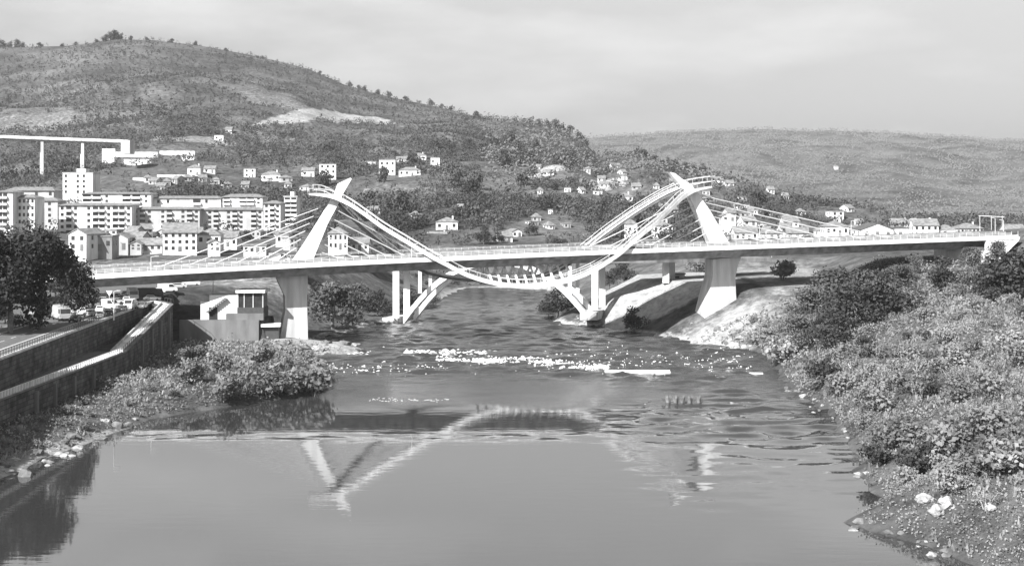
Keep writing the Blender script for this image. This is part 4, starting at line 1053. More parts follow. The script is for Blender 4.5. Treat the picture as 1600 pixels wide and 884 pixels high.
# terrace walls of a building site above the town
for k, (x0, x1, yt, yb, lab) in enumerate(((160, 180, 233, 255, 'tall white end wall of the building site below the viaduct'), (180, 246, 239, 246, 'upper long white terrace wall below the viaduct'), (178, 236, 250, 259, 'lower long white terrace wall below the viaduct'),
                                         (250, 304, 238, 244, 'white terrace wall continuing right of the building site'), (283, 304, 246, 251, 'short white terrace wall at the right end of the site'), (208, 240, 278, 282, 'thin white wall on the slope above the apartment roofs'), (246, 300, 275, 279, 'long thin white wall left of the hip roofed hillside house'))):
    p = hit((x0 + x1) / 2, yb, 480); D = p.y; w_ = (x1 - x0) / F * D; h_ = (yb - yt) / F * D
    m = MB(); m.box((p.x, D, p.z + h_ / 2 - 1), (w_, 1.5, h_ + 2), R(4)); m.box((p.x, D - 1.2, p.z + h_ * .2 - 1), (w_ * .92, .9, h_ * .5 + 2), R(4))
    tag(m.build('terrace_wall', M_WALLW, None, (p.x, D, p.z)), lab, 'wall', 'white terrace walls on the slope')
    FOOT.append((p.x, D - 4, w_ * .5))

# viaduct on the left hillside
VD = 950
vz = lambda px: CZ + VD * (YH - np.interp(px, [-200, 0, 195], [204, 213, 220.5])) / F
vo = at(60, 265, VD)
vd = empty('motorway_viaduct', vo, 0, 'pale motorway viaduct on tall paired piers high on the left hillside', 'viaduct')
m = MB(); m.loft([[Vector(((px - 800) / F * VD, VD + y, vz(px) + z)) for y, z in ((0, 0), (0, -1.2), (2.5, -2.1), (9.5, -2.1), (12, -1.2), (12, 0))] for px in (-160, 0, 100, 198)]); m.build('deck', M_CONC, vd, vo)
for y in (-.1, 11.9):
    m = MB(); m.loft([[Vector(((px - 800) / F * VD, VD + y + dy, vz(px) + dz_)) for dy, dz_ in ((0, -.1), (.25, -.1), (.25, .7), (0, .7))] for px in (-160, 0, 100, 200)]); m.build('parapet', M_WALLW, vd, vo)
for px in (-60, -4, 64.5, 128):
    for dx, dy in ((0, 2.2), (-3.0, 9.8)):
        x = (px - 800) / F * VD + dx
        m = MB(); zt = vz(px) - 2; zb_ = g1(x, VD + dy) - 3
        m.box((x, VD + dy, (zt + zb_) / 2), (1.9, 1.4, zt - zb_)); m.build('pier', M_CONC, vd, vo)
m = MB(); x = (196 - 800) / F * VD; m.box((x, VD + 6, vz(196) - 4), (6, 12.4, 9)); m.build('abutment', M_CONC, vd, vo)
# portal frames at the right bridge head
pf_ = empty('gantry', at(1550, 372, 470), 0, 'light steel frame of posts and a crossbar behind the right bridge head', 'gantry')
po = Vector(pf_.location)
for px in (1531, 1549, 1566):
    m = MB(); p = at(px, 372, 470); m.tube([p, at(px, 337, 470)], .08, 5); m.build('post', M_RAIL, pf_, po)
m = MB(); m.bar(at(1529, 337, 470), at(1569, 339, 470), .15, .2); m.build('crossbar', M_RAIL, pf_, po)

# ------------------------------------------------------------------ vegetation
def leaf_quads(n, blobs, size, seed, flat=0.0):
    """n leaf-clump quads spread through ellipsoid blobs [(centre, radii)]"""
    r = np.random.default_rng(seed)
    vol = np.array([b[1][0] * b[1][1] * b[1][2] for b in blobs]); k = r.choice(len(blobs), n, p=vol / vol.sum())
    c = np.array([b[0] for b in blobs])[k]; rad = np.array([b[1] for b in blobs])[k]
    d = r.normal(size=(n, 3)); d /= np.linalg.norm(d, axis=1)[:, None]
    rr = r.uniform(.25, 1.0, n) ** .55
    pos = c + d * rad * rr[:, None] + r.normal(size=(n, 3)) * size * .3
    nrm = d * .8 + r.normal(size=(n, 3)) * .75 + np.array([0, 0, .35]); nrm /= np.linalg.norm(nrm, axis=1)[:, None]
    return quads_at(pos, nrm, size * r.uniform(.55, 1.3, n), r)
def quads_at(pos, nrm, sz, r, aspect=.7):
    n = len(pos)
    t = r.normal(size=(n, 3)); u = np.cross(nrm, t); u /= np.linalg.norm(u, axis=1)[:, None] + 1e-9; v = np.cross(nrm, u)
    s = (sz / 2)[:, None]
    q = np.stack([pos - u * s - v * s * aspect * .3, pos - v * s * aspect, pos + u * s + v * s * aspect * .2, pos + v * s * aspect], 1)
    return q.reshape(-1, 3)
def qmesh(name, verts, m, parent=None):
    return np_mesh(name, verts, np.arange(len(verts)).reshape(-1, 4), m, parent)

def blobs_for(kind, h, rad, seed):
    r = np.random.default_rng(seed); b = []
    if kind == 'broad':
        for k in range(11):
            a = r.uniform(0, PI2); q = r.uniform(.15, .68) * rad; z = h * r.uniform(.34, .85)
            sh = 1 - .45 * max(0, z / h - .55) / .3
            b.append(((q * math.cos(a) * sh, q * math.sin(a) * sh, z), (rad * r.uniform(.3, .48),) * 2 + (h * r.uniform(.1, .17),)))
        b.append(((0, 0, h * .6), (rad * .5, rad * .5, h * .3)))
    elif kind == 'low':
        for k in range(12):
            a = r.uniform(0, PI2); q = r.uniform(.1, .7) * rad; z = h * r.uniform(.16, .8); sh = 1 - .6 * max(0, z / h - .5) / .3
            b.append(((q * math.cos(a) * sh, q * math.sin(a) * sh, z), (rad * r.uniform(.28, .5),) * 2 + (h * r.uniform(.13, .22),)))
    elif kind == 'cone':
        for k in range(9):
            t = k / 8; z = h * (.12 + .8 * t); q = rad * (1 - t) ** .8 + .15
            b.append(((r.uniform(-.1, .1) * rad, r.uniform(-.1, .1) * rad, z), (q * .75, q * .75, h * .09)))
    else:
        for k in range(8):
            a = r.uniform(0, PI2); q = r.uniform(.1, .75) * rad
            b.append(((q * math.cos(a), q * math.sin(a), h * r.uniform(.28, .72)), (rad * r.uniform(.28, .5),) * 2 + (h * r.uniform(.2, .34),)))
    return b
def make_tree(name, kind, h, rad, n, size, leafm, seed, barkm=None, limbs=5, trunk_r=None):
    t = empty(name); r = random.Random(seed); bl = blobs_for(kind, h, rad, seed)
    qmesh('crown', leaf_quads(n, bl, size, seed), leafm, t)
    m = MB(); tr = trunk_r or h * .022
    top = h * (.7 if kind != 'bush' else .5)
    if kind != 'bush':
        pts = [Vector((r.uniform(-.1, .1) * k * .25 * rad, r.uniform(-.1, .1) * k * .25 * rad, top * k / 4)) for k in range(5)]; pts[0] = Vector((0, 0, -.6))
        m.tube(pts, [tr * (1.25 - .22 * k) for k in range(5)], 7)
        for k in range(limbs):
            c = Vector(bl[k % len(bl)][0]); s = pts[2].lerp(pts[3], r.random()); m.tube([s, s.lerp(c, .5) + Vector((0, 0, -.05 * h)), c], [tr * .5, tr * .3, tr * .12], 5)
    else:
        for k in range(limbs):
            c = Vector(bl[k % len(bl)][0]); m.tube([Vector((r.uniform(-.1, .1), r.uniform(-.1, .1), -.2)), c * .5, c * 1.15], [tr, tr * .7, tr * .3], 4)
    m.build('trunk' if kind != 'bush' else 'stems', barkm or M_BARK, t)
    return t
PROTO = {}
def proto(key, *a, **k):
    o = make_tree(*a, **k); o['proto'] = 1; PROTO[key] = [o, False]
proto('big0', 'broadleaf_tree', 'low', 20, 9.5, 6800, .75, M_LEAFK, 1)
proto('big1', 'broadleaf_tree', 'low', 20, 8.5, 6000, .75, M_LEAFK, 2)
proto('mid0', 'broadleaf_tree', 'low', 9, 4.4, 1900, .5, M_LEAFM, 3)
proto('mid1', 'broadleaf_tree', 'broad', 9, 4.6, 2100, .5, M_LEAFM, 4)
proto('mid2', 'broadleaf_tree', 'low', 8, 4.4, 1900, .5, M_LEAFD, 5)
proto('cone0', 'conifer_tree', 'cone', 12, 3.6, 1500, .6, M_LEAFD, 6)
proto('hill0', 'hillside_tree', 'low', 9, 5.4, 520, 1.2, M_LEAFH, 7)
proto('hill1', 'hillside_tree', 'low', 9, 4.6, 460, 1.2, M_LEAFH, 8)
proto('bush0', 'bush', 'bush', 2.6, 1.9, 720, .34, M_LEAFD, 9, limbs=6, trunk_r=.05)
proto('bush1', 'bush', 'bush', 2.4, 2.1, 760, .34, M_LEAFP, 10, limbs=6, trunk_r=.05)
proto('bush2', 'bush', 'bush', 2.2, 1.7, 620, .32, M_LEAFP, 11, limbs=6, trunk_r=.05)
proto('dry0', 'dry_shrub', 'bush', 2.2, 1.6, 620, .17, M_DRY, 12, barkm=M_BARKP, limbs=9, trunk_r=.06)
def reed(seed, n=90, h=1.7, rad=.9, leafm=None):
    r = np.random.default_rng(seed); a = r.uniform(0, PI2, n); q = rad * np.sqrt(r.uniform(0, 1, n)) * .5
    b = np.stack([q * np.cos(a), q * np.sin(a), np.full(n, -.1)], 1); hh = h * r.uniform(.5, 1.1, n)
    tip = b + np.stack([np.cos(a) * hh * r.uniform(.1, .55, n), np.sin(a) * hh * r.uniform(.1, .55, n), hh], 1)
    sd_ = np.stack([-np.sin(a), np.cos(a), np.zeros(n)], 1) * .07
    mid = (b + tip) / 2 + np.array([0, 0, .15])
    return np.stack([b - sd_, b + sd_, mid + sd_, mid - sd_, mid - sd_, mid + sd_, tip + sd_ * .2, tip - sd_ * .2], 1).reshape(-1, 3)
def make_reed(seed, h):
    t = empty('grass_clump'); qmesh('blades', reed(seed, 110, h), M_DRY, t); 
    return t
for k, h in enumerate((1.8, 1.4)): PROTO['reed%d' % k] = [make_reed(20 + k, h), False]

def plant(key, x, y, z, sc, label, cat, group=None, rz=None, name=None):
    o, used = PROTO[key]
    if not used:
        PROTO[key][1] = True; c = o
        c.location = (x, y, z); c.rotation_euler = (0, 0, rz or 0); c.scale = sc if isinstance(sc, tuple) else (sc,) * 3
    else:
        c = copy_tree(o, (x, y, z), rz if rz is not None else random.uniform(0, PI2), sc)
    if 'proto' in c: del c['proto']
    tag(c, label, cat, group)
    if group is None and 'group' in c: del c['group']
    if name: c.name = name
    return c
def plant_px(key, px, py, hpx, label, cat, group=None, D=None, h0=9.0, wide=1.0):
    if D is None: p = hit(px, py)
    else: p = at(px, py, D); p.z = g1(p.x, p.y)
    s = hpx / F * p.y / h0
    return plant(key, p.x, p.y, p.z - .1, (s * wide, s * wide, s), label, cat, group)

# the dark trees along the left edge
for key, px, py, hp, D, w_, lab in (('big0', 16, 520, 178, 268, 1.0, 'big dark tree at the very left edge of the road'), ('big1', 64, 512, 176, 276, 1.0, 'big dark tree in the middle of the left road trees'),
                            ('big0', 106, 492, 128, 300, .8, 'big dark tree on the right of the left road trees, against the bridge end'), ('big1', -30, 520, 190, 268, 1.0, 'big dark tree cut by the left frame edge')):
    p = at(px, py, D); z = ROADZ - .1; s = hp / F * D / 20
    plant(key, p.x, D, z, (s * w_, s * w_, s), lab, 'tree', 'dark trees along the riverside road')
for px, py, hp, lab in ((30, 512, 26, 'low dark bush under the leftmost road tree'), (8, 505, 34, 'dark bush at the left frame edge under the trees'), (78, 496, 34, 'dark bush between the trunks of the road trees')):
    plant_px('mid2', px, py, hp, lab, 'bush', 'dark bushes under the road trees', D=F * (CZ - ROADZ) / (py - YH), h0=8, wide=1.3)
# town trees
for key, px, py, hp, D, lab in (('mid2', 274, 368, 40, 560, 'dark round tree in front of the apartment row'), ('cone0', 322, 366, 36, 565, 'dark conical tree in front of the apartment row'),
                            ('mid0', 250, 385, 26, 500, 'mid grey tree left of the white gabled house'), ('mid0', 120, 305, 14, 790, 'small tree at the foot of the white square tower'),
                            ('mid2', 385, 378, 24, 545, 'dark tree behind the left stay cables'), ('mid1', 210, 384, 22, 505, 'small tree between the low shed and the pale gable house'),
                            ('mid1', 545, 386, 26, 545, 'tree between the two houses right of the left pylon'), ('mid1', 590, 388, 26, 560, 'tree on the valley floor behind the front stays'),
                            ('mid2', 756, 386, 34, 610, 'dark bushy tree right of the white flat house'), ('mid2', 778, 384, 22, 615, 'dark low tree left of the lone white house'), ('mid1', 735, 372, 30, 640, 'grey tree above the white flat house'),
                            ('mid1', 868, 382, 34, 600, 'round tree between the small square house and the far walkway foot'), ('mid2', 880, 380, 26, 602, 'darker tree beside the far walkway foot'), ('mid2', 830, 372, 26, 640, 'dark tree above the deck centre'),
                            ('mid1', 1065, 376, 30, 600, 'tree behind the right front stays'), ('mid2', 1085, 372, 26, 600, 'dark tree close left of the right pylon'), ('mid2', 1190, 356, 22, 640, 'dark tree above the row of right houses'),
                            ('mid2', 1330, 360, 22, 620, 'dark tree left of the warehouse gable'), ('mid1', 1425, 365, 24, 600, 'tree in the gap right of the warehouse wing'), ('mid2', 1480, 352, 20, 620, 'dark tree behind the small square house'),
                            ('mid2', 1500, 352, 22, 640, 'dark tree behind the long pavilion'), ('mid2', 1585, 366, 32, 540, 'dark tree at the right frame edge by the bridge head'), ('mid2', 1600, 366, 36, 536, 'dark tree cut by the right frame edge at the bridge head'), ('mid1', 1545, 366, 22, 560, 'small tree behind the light gantry')):
    plant_px(key, px, py, hp, lab, 'tree', None, D=D, h0=12 if key == 'cone0' else (8 if key == 'mid2' else 9))
# skyline trees
for k, (px, hp) in enumerate(((4, 14), (16, 12), (28, 14), (36, 10), (62, 9), (98, 7), (118, 7), (150, 8), (166, 12), (173, 15), (181, 16), (189, 12), (205, 8), (228, 8), (268, 8), (306, 9), (352, 6), (410, 6), (500, 7), (546, 10), (560, 8), (570, 10), (590, 9), (607, 11), (634, 9),
                              (672, 12), (690, 8), (705, 9), (745, 11), (768, 10), (792, 12), (806, 14), (818, 12), (830, 16), (841, 14), (854, 15), (866, 18), (878, 16), (890, 16), (903, 17), (914, 14), (948, 16), (985, 12), (996, 18), (1006, 16), (1022, 12), (1042, 14), (1056, 16), (1070, 14),
                              (1085, 12), (1100, 12), (1114, 12), (1134, 12), (1150, 12), (1168, 13), (1184, 11), (1216, 12), (1236, 10), (1258, 12), (1272, 10), (1296, 12), (1316, 14), (1350, 16))):
    D = float(np.interp(px, CREST[:, 0], CREST[:, 2])) - 6; x = (px - 800) / F * D; z = g1(x, D)
    g = 'trees along the skyline of the left hill' if px < 930 else 'trees along the crest of the right spur'
    plant('hill%d' % (k % 2), x, D, z - 1.6, hp / F * D / 8, 'small dark tree on the skyline of the ' + ('left hill' if px < 930 else 'right spur'), 'tree', g)
# round trees one can tell apart on the middle slope
TS = 'round grey tree on the open middle slope behind the bridge'
rs_ = random.Random(5)
for k in range(110):
    px, py = rs_.uniform(480, 1230), rs_.uniform(215, 372)
    cy = np.interp(px, CREST[:, 0], CREST[:, 1])
    if py < cy + 22: continue
    p = hit(px, py, 560)
    if p.y > 1500 or any((p.x - a) ** 2 + (p.y - b) ** 2 < (c + 4) ** 2 for a, b, c in FOOT): continue
    if p.z < 1: continue
    plant('hill%d' % (k % 2), p.x, p.y, p.z - .4, rs_.uniform(.7, 1.5), TS, 'tree', 'round trees on the middle slope')
# trees and big bushes near the bridge feet and on the right bank
for key, px, py, hp, D, h0, wd, lab in (
    ('mid0', 520, 530, 92, 398, 9, 1.15, 'large bush tree on the left bank between the left pier and the arch bridge'), ('mid1', 556, 512, 66, 415, 9, 1.1, 'second bush tree right of the large one by the arch bridge foot'), ('mid2', 500, 500, 56, 420, 8, 1.2, 'dark bush tree behind the left pier'),
    ('mid2', 590, 488, 48, 440, 8, 1.2, 'dark bush left of the first arch bridge column'), ('mid2', 636, 470, 40, 470, 8, 1.3, 'dark tree seen between the arch bridge columns'), ('mid2', 668, 462, 34, 500, 8, 1.3, 'dark tree behind the arch rib on the left'),
    ('mid2', 872, 494, 52, 452, 8, 1.2, 'dark tree under the right arch rib'), ('mid2', 862, 476, 40, 480, 8, 1.2, 'dark tree at the waterside behind the right arch rib'), ('mid2', 895, 470, 42, 470, 8, 1.1, 'dark tree between the right arch columns'),
    ('mid2', 990, 520, 46, 400, 8, 1.0, 'small dark tree at the foot of the pale embankment'), ('mid2', 975, 455, 40, 452, 8, 1.2, 'dark tree at the top left of the pale embankment'), ('mid1', 952, 452, 34, 470, 9, 1.2, 'grey tree right of the arch bridge column on the right bank'),
    ('bush1', 1222, 445, 34, 410, 2.4, 1.2, 'round bush beside the pale ground right of the right pier'), ('bush2', 1090, 440, 30, 450, 2.2, 1.2, 'round bush left of the right pier top'),
    ('mid0', 1300, 470, 92, 352, 9, 1.25, 'tall pale crowned tree reaching up to the deck right of the right pier'), ('mid1', 1268, 492, 70, 342, 9, 1.2, 'bushy tree on the slope left of the tall pale crowned tree'), ('mid1', 1345, 468, 66, 350, 9, 1.3, 'bushy tree right of the tall pale crowned tree'),
    ('mid2', 1330, 524, 92, 316, 8, 1.2, 'dark tree with pale bare trunks in the middle of the right bank'), ('mid2', 1380, 512, 86, 322, 8, 1.2, 'dark round tree right of the one with pale trunks'), ('mid2', 1296, 540, 64, 306, 8, 1.3, 'low dark tree left of the one with pale trunks'),
    ('mid1', 1408, 486, 62, 345, 9, 1.2, 'grey tree between the dark round tree and the white stemmed tree'), ('mid2', 1474, 466, 66, 345, 8, 1.0, 'dark tree with a single white stem below the abutment'), ('mid1', 1430, 440, 34, 378, 9, 1.3, 'bush in front of the white hut'),
    ('mid1', 1520, 450, 44, 372, 9, 1.3, 'grey bush below the white wing wall'), ('mid1', 1560, 430, 40, 385, 9, 1.2, 'grey bush right of the white wing wall'), ('mid2', 1565, 512, 88, 310, 8, 1.2, 'large dark tree near the right frame edge'),
    ('mid2', 1602, 508, 96, 306, 8, 1.2, 'large dark tree cut by the right frame edge'), ('mid2', 1536, 500, 54, 322, 8, 1.2, 'smaller dark tree left of the two large ones at the right edge'), ('bush2', 1220, 560, 50, 318, 2.2, 1.1, 'pale bush at the waterline left end of the right bank'),
    ('mid1', 1246, 548, 66, 318, 9, 1.1, 'grey bush tree behind the waterline bush on the right bank'), ('bush1', 1190, 515, 34, 350, 2.4, 1.2, 'small bush right of the right pier rocks')):
    plant_px(key, px, py, hp, lab, 'tree' if hp > 50 else 'bush', None, D=D, h0=h0, wide=wd)
# bushes of the left spit
for k, (px, py, hp, lab) in enumerate(((490, 618, 56, 'large bush at the tip of the left spit'), (455, 618, 60, 'large bush second from the tip of the left spit'), (420, 625, 52, 'bush third from the tip of the left spit'), (385, 600, 50, 'pale bush at the back of the left spit'), (345, 628, 50, 'bush in the middle of the left spit'),
                                       (440, 588, 46, 'pale bush behind the large ones on the spit'), (400, 572, 40, 'bush before the rock ledge on the spit'), (340, 580, 44, 'pale bush in front of the grey retaining wall'), (290, 600, 44, 'pale bush near the end of the lower promenade wall'), (310, 565, 34, 'small bush by the promenade wall end'), (480, 575, 30, 'low bush at the back of the spit tip'))):
    plant_px('bush%d' % (1 + k % 2), px, py, hp * .9, lab, 'bush', None, h0=2.3, wide=1.05)

# low shrubs on both banks
def bank_points(n, side, dmin, dmax, pw, seed, lo=1.5, hi=70):
    r = np.random.default_rng(seed); out = []
    D = (dmin ** (1 - pw) + r.uniform(0, 1, n) * (dmax ** (1 - pw) - dmin ** (1 - pw))) ** (1 / (1 - pw))
    if side > 0: X = np.interp(D, RS[:, 0], RS[:, 1]) + r.uniform(lo, hi, n)
    else: X = np.interp(D, LS[:, 0], LS[:, 1]) - r.uniform(lo, hi, n)
    dl_, dr_ = shore_d(X, D); z = gz(X, D)
    ok = (dr_ > lo * .7) if side > 0 else ((dl_ > lo * .7) & (X > xw1(D) + .9) & (D < 345))
    return X[ok], D[ok], z[ok]
GR = 'pale shrub among the dense scrub of the right bank'
X, D, Z = bank_points(330, 1, 150, 372, 1.6, 71, 2, 62)
cnt = 0
for x, y, z in zip(X, D, Z):
    if (x > .38 * y) or cnt > 230: continue
    k = random.choices(('bush0', 'bush1', 'bush2', 'dry0', 'reed0', 'reed1'), (1.5, 5, 5, 3, 2, 2))[0]
    s = random.uniform(.6, 1.5) * (1.5 if cnt % 6 == 0 and k.startswith('bush') else 1)
    if k.startswith('bush'): lab = 'leafy shrub among the dense scrub of the right bank' if k != 'bush0' else 'darker leafy shrub among the dense scrub of the right bank'; c_ = 'shrub'
    elif k == 'dry0': lab = 'dry twiggy shrub with pale stems on the right bank'; c_ = 'shrub'
    else: s *= .7; lab = 'tall clump of dry grass on the right bank'; c_ = 'grass clump'
    plant(k, x, y, z - .1, (s, s, s * random.uniform(.8, 1.15)), lab, c_, {'bush': 'leafy shrubs on the right bank', 'dry0': 'dry shrubs on the right bank', 'reed': 'grass clumps on the right bank'}[k[:4]]); cnt += 1
rb_ = random.Random(77)
for k in range(30):
    px, py = rb_.uniform(1240, 1600), rb_.uniform(510, 760)
    if py < 520 + (1600 - px) * .15: continue
    p = hit(px, py)
    if p.z < 1.2: continue
    s = rb_.uniform(1.25, 2.1)
    plant(rb_.choice(('bush1', 'bush2', 'bush2', 'bush1')), p.x, p.y, p.z - .2, (s * 1.15, s * 1.15, s * .95), 'large rounded bush standing out of the scrub on the right bank', 'bush', 'large bushes on the right bank')
X, D, Z = bank_points(150, -1, 175, 344, 1.3, 72, 2.5, 34)
for x, y, z in list(zip(X, D, Z))[:85]:
    if x < -.37 * y: continue
    k = random.choices(('bush1', 'bush2', 'dry0', 'reed0', 'reed1'), (4, 4, 2, 2, 2))[0]; s = random.uniform(.35, .85)
    if k.startswith('bush'): lab = 'leafy shrub on the shingle spit below the promenade wall'; c_ = 'shrub'
    elif k == 'dry0': lab = 'dry twiggy shrub on the shingle spit of the left bank'; c_ = 'shrub'
    else: lab = 'clump of dry grass on the shingle spit of the left bank'; c_ = 'grass clump'
    plant(k, x, y, z - .1, (s, s, s), lab, c_, {'bush': 'leafy shrubs on the left spit', 'dry0': 'dry shrubs on the left spit', 'reed': 'grass clumps on the left spit'}[k[:4]])

# ground cover of both banks: one object nobody could count
def ground_cover(name, side, n, seed, size, m, lo, hi, dmax, thr=None):
    X, D, Z = bank_points(n, side, 122, dmax, 1.5, seed, lo, hi)
    keep = (np.abs(X) < .42 * D) & ~((X > 20) & (X < 90) & (D > 372)) & (fbm(X, D, 13, seed + 7, 4) > -.42)
    if thr is not None: keep &= fbm(X, D, 9, seed, 3) > thr
    X, D, Z = X[keep], D[keep], Z[keep]
    r = np.random.default_rng(seed); n = len(X)
    pos = np.stack([X, D, Z + r.uniform(0, .6, n) + np.clip(fbm(X, D, 4.5, 200, 3) + .05, 0, 1) * r.uniform(.5, 3.2, n) * sstep(np.maximum(*shore_d(X, D)), .5, 4)], 1)
    nr_ = r.normal(size=(n, 3)) * .6 + np.array([0, -.2, .7]); nr_ /= np.linalg.norm(nr_, axis=1)[:, None]
    o = qmesh(name, quads_at(pos, nr_, size * r.uniform(.5, 1.5, n) * np.clip(D / 220, .7, 1.6), r), m)
    return tag(o, kind='stuff')
def gc_label(o, lab, cat): o['label'] = lab; o['category'] = cat
gc_label(ground_cover('undergrowth', 1, 120000, 81, .36, M_LEAFP, .35, 95, 420), 'dense pale undergrowth covering the right bank', 'undergrowth')
gc_label(ground_cover('undergrowth', 1, 50000, 82, .4, M_LEAFM, 1, 95, 420, .02), 'darker patches of undergrowth on the right bank', 'undergrowth')
gc_label(ground_cover('undergrowth', -1, 52000, 83, .36, M_LEAFP, .8, 60, 346), 'pale undergrowth on the left shingle spit', 'undergrowth')
def grass(name, side, n, seed, lo, hi, dmax, lab):
    X, D, Z = bank_points(n, side, 148, dmax, 1.6, seed, lo, hi); keep = (np.abs(X) < .42 * D) & (fbm(X, D, 9, seed, 4) > .06) & ~((X > 20) & (X < 90) & (D > 372)); X, D, Z = X[keep], D[keep], Z[keep]
    base = reed(seed, 8, .62, .7); k = len(base); r = np.random.default_rng(seed)
    a = r.uniform(0, PI2, len(X)); s = r.uniform(.5, 1.5, len(X))[:, None, None]
    ca, sa = np.cos(a)[:, None], np.sin(a)[:, None]
    bx = base[None, :, 0] * ca - base[None, :, 1] * sa; by = base[None, :, 0] * sa + base[None, :, 1] * ca
    v = np.stack([bx, by, np.broadcast_to(base[None, :, 2], bx.shape)], -1) * s + np.stack([X, D, Z], 1)[:, None, :]
    o = tag(qmesh(name, v.reshape(-1, 3), M_DRY), kind='stuff'); gc_label(o, lab, 'grass')
grass('dry_grass', 1, 15000, 91, 1, 80, 400, 'dry grass growing through the right bank scrub')
grass('dry_grass', -1, 4200, 92, 1.5, 40, 346, 'dry grass growing on the left shingle spit')

# the wooded hillside: far-off trees that read as one mass
def woodland():
    r = np.random.default_rng(101); n = 84000
    D = (560 ** -.6 + r.uniform(0, 1, n) * (2040 ** -.6 - 560 ** -.6)) ** (1 / -.6); U = r.uniform(-.44, .44, n); X = U * D
    z = gz(X, D); px = 800 + F * U; cd = np.interp(px, CREST[:, 0], CREST[:, 2])
    dens = .36 + 1.25 * fbm(X, D, 80, 102, 4) + .55 * sstep(D, 1000, 1350)
    ci = np.clip(((U + .62) / 1.24 * 639).round().astype(int), 0, 639); ri = np.clip(np.searchsorted(Ds, D), 0, len(Ds) - 1)
    ok = (r.uniform(0, 1, n) < np.clip(dens, .04, 1)) & (D < cd + 5) & (z > .8) & (bare[ri, ci] < .3)
    ok &= ~((D < 655) & (px < 930) & (r.uniform(0, 1, n) < .85)); ok &= ~((D < 740) & (px > 1090) & (r.uniform(0, 1, n) < .7))
    for a, b, c in FOOT: ok &= ~((np.abs(X - a) < c + 3) & (D > b - c - 22) & (D < b + c + 3))
    X, D, z = X[ok], D[ok], z[ok]; n = len(X)
    h = r.uniform(3.2, 8.5, n) * np.where(r.uniform(0, 1, n) < .4, .5, 1) * np.where(D > 1250, .75, 1)
    out = []
    for lo, hi, k, sz in ((0, 800, 46, 1.15), (800, 1250, 22, 1.5), (1250, 3000, 11, 2.1)):
        s = np.nonzero((D >= lo) & (D < hi))[0]
        if not len(s): continue
        i = np.repeat(s, k); m_ = len(i)
        d = r.normal(size=(m_, 3)); d /= np.linalg.norm(d, axis=1)[:, None]
        q = r.uniform(.3, 1, m_) ** .5
        rad = (h * .48)[i]
        pos = np.stack([X[i] + d[:, 0] * q * rad, D[i] + d[:, 1] * q * rad, z[i] + h[i] * .55 + d[:, 2] * q * h[i] * .45], 1)
        nn = d * .9 + r.normal(size=(m_, 3)) * .55 + np.array([0, 0, .3]); nn /= np.linalg.norm(nn, axis=1)[:, None]
        out.append(quads_at(pos, nn, sz * np.clip(h[i] / 7, .6, 1.3) * r.uniform(.6, 1.3, m_), r))
    o = tag(qmesh('woodland', np.concatenate(out), M_LEAFH), kind='stuff'); gc_label(o, 'scrubby woodland covering the hill behind the town', 'woodland')
woodland()
def far_wood():
    r = np.random.default_rng(111); n = 11000
    D = r.uniform(950, 5020, n); U = r.uniform(-.02, .42, n); X = U * D; z = gz(X, D)
    k = 4; i = np.repeat(np.arange(n), k); m_ = n * k
    pos = np.stack([X[i] + r.normal(size=m_) * 5, D[i] + r.normal(size=m_) * 5, z[i] + r.uniform(1, 9, m_)], 1)
    nn = r.normal(size=(m_, 3)) * .22 + np.array([-.2, -.4, .6]); nn /= np.linalg.norm(nn, axis=1)[:, None]
    o = tag(qmesh('woodland', quads_at(pos, nn, r.uniform(.7, 1.3, m_) * np.interp(D[i], [950, 5000], [2.2, 6.0]), r), M_LEAFR), kind='stuff'); gc_label(o, 'hazy woodland on the far ridge at the right', 'woodland')
far_wood()

# ------------------------------------------------------------------ rocks, weir, foam
def make_rock(seed, m, flat=.6, rough=1.0, sub=2):
    bm = bmesh.new(); bmesh.ops.create_icosphere(bm, subdivisions=sub, radius=1)
    r = random.Random(seed); off = Vector((r.uniform(0, 50), r.uniform(0, 50), r.uniform(0, 50)))
    for v in bm.verts:
        k = 1 + rough * (.6 * mnoise.noise(v.co * 1.2 + off) + .3 * mnoise.noise(v.co * 2.7 + off))
        v.co = Vector((v.co.x * k, v.co.y * k * .8, v.co.z * k * flat))
    me = bpy.data.meshes.new('rock'); bm.to_mesh(me); bm.free()
    me.materials.append(m); return me
BOULDER = make_rock(77, mat('white_boulder', .26, .46, .9, .9, 5, bump=.08, bscale=2), .7, .75, 3)
ROCKS = [make_rock(k, M_ROCK if k % 2 else M_ROCKG, (.6, .45, .75, .35)[k % 4]) for k in range(8)]
def rock(x, y, z, s, label, group=None, k=None, name='rock', cat='rock'):
    o = bpy.data.objects.new(name, BOULDER if k == -1 else ROCKS[k if k is not None else random.randrange(8)]); COL.objects.link(o)
    o.location = (x, y, z); o.rotation_euler = (random.uniform(-.2, .2), random.uniform(-.2, .2), random.uniform(0, PI2)); o.scale = (s, s, s) if not isinstance(s, tuple) else s
    return tag(o, label, cat, group)
def rocks_px(n, pts, jx, jy, smin, smax, label, group, seed):
    r = random.Random(seed)
    for _ in range(n):
        t = r.uniform(0, len(pts) - 1.001); i = int(t); f = t - i
        px = pts[i][0] * (1 - f) + pts[i + 1][0] * f + r.gauss(0, jx); py = pts[i][1] * (1 - f) + pts[i + 1][1] * f + r.gauss(0, jy)
        p = hit(px, py); s = r.uniform(smin, smax) * r.choice((.6, .8, 1, 1.2)); rock(p.x, p.y, p.z - s * .08, s, label, group)
rocks_px(34, [(0, 740), (40, 725), (90, 705), (140, 685), (200, 655)], 22, 12, .4, 1.1, 'pale rough rock of the shingle edge at the lower left', 'rocks along the lower left shore', 1)
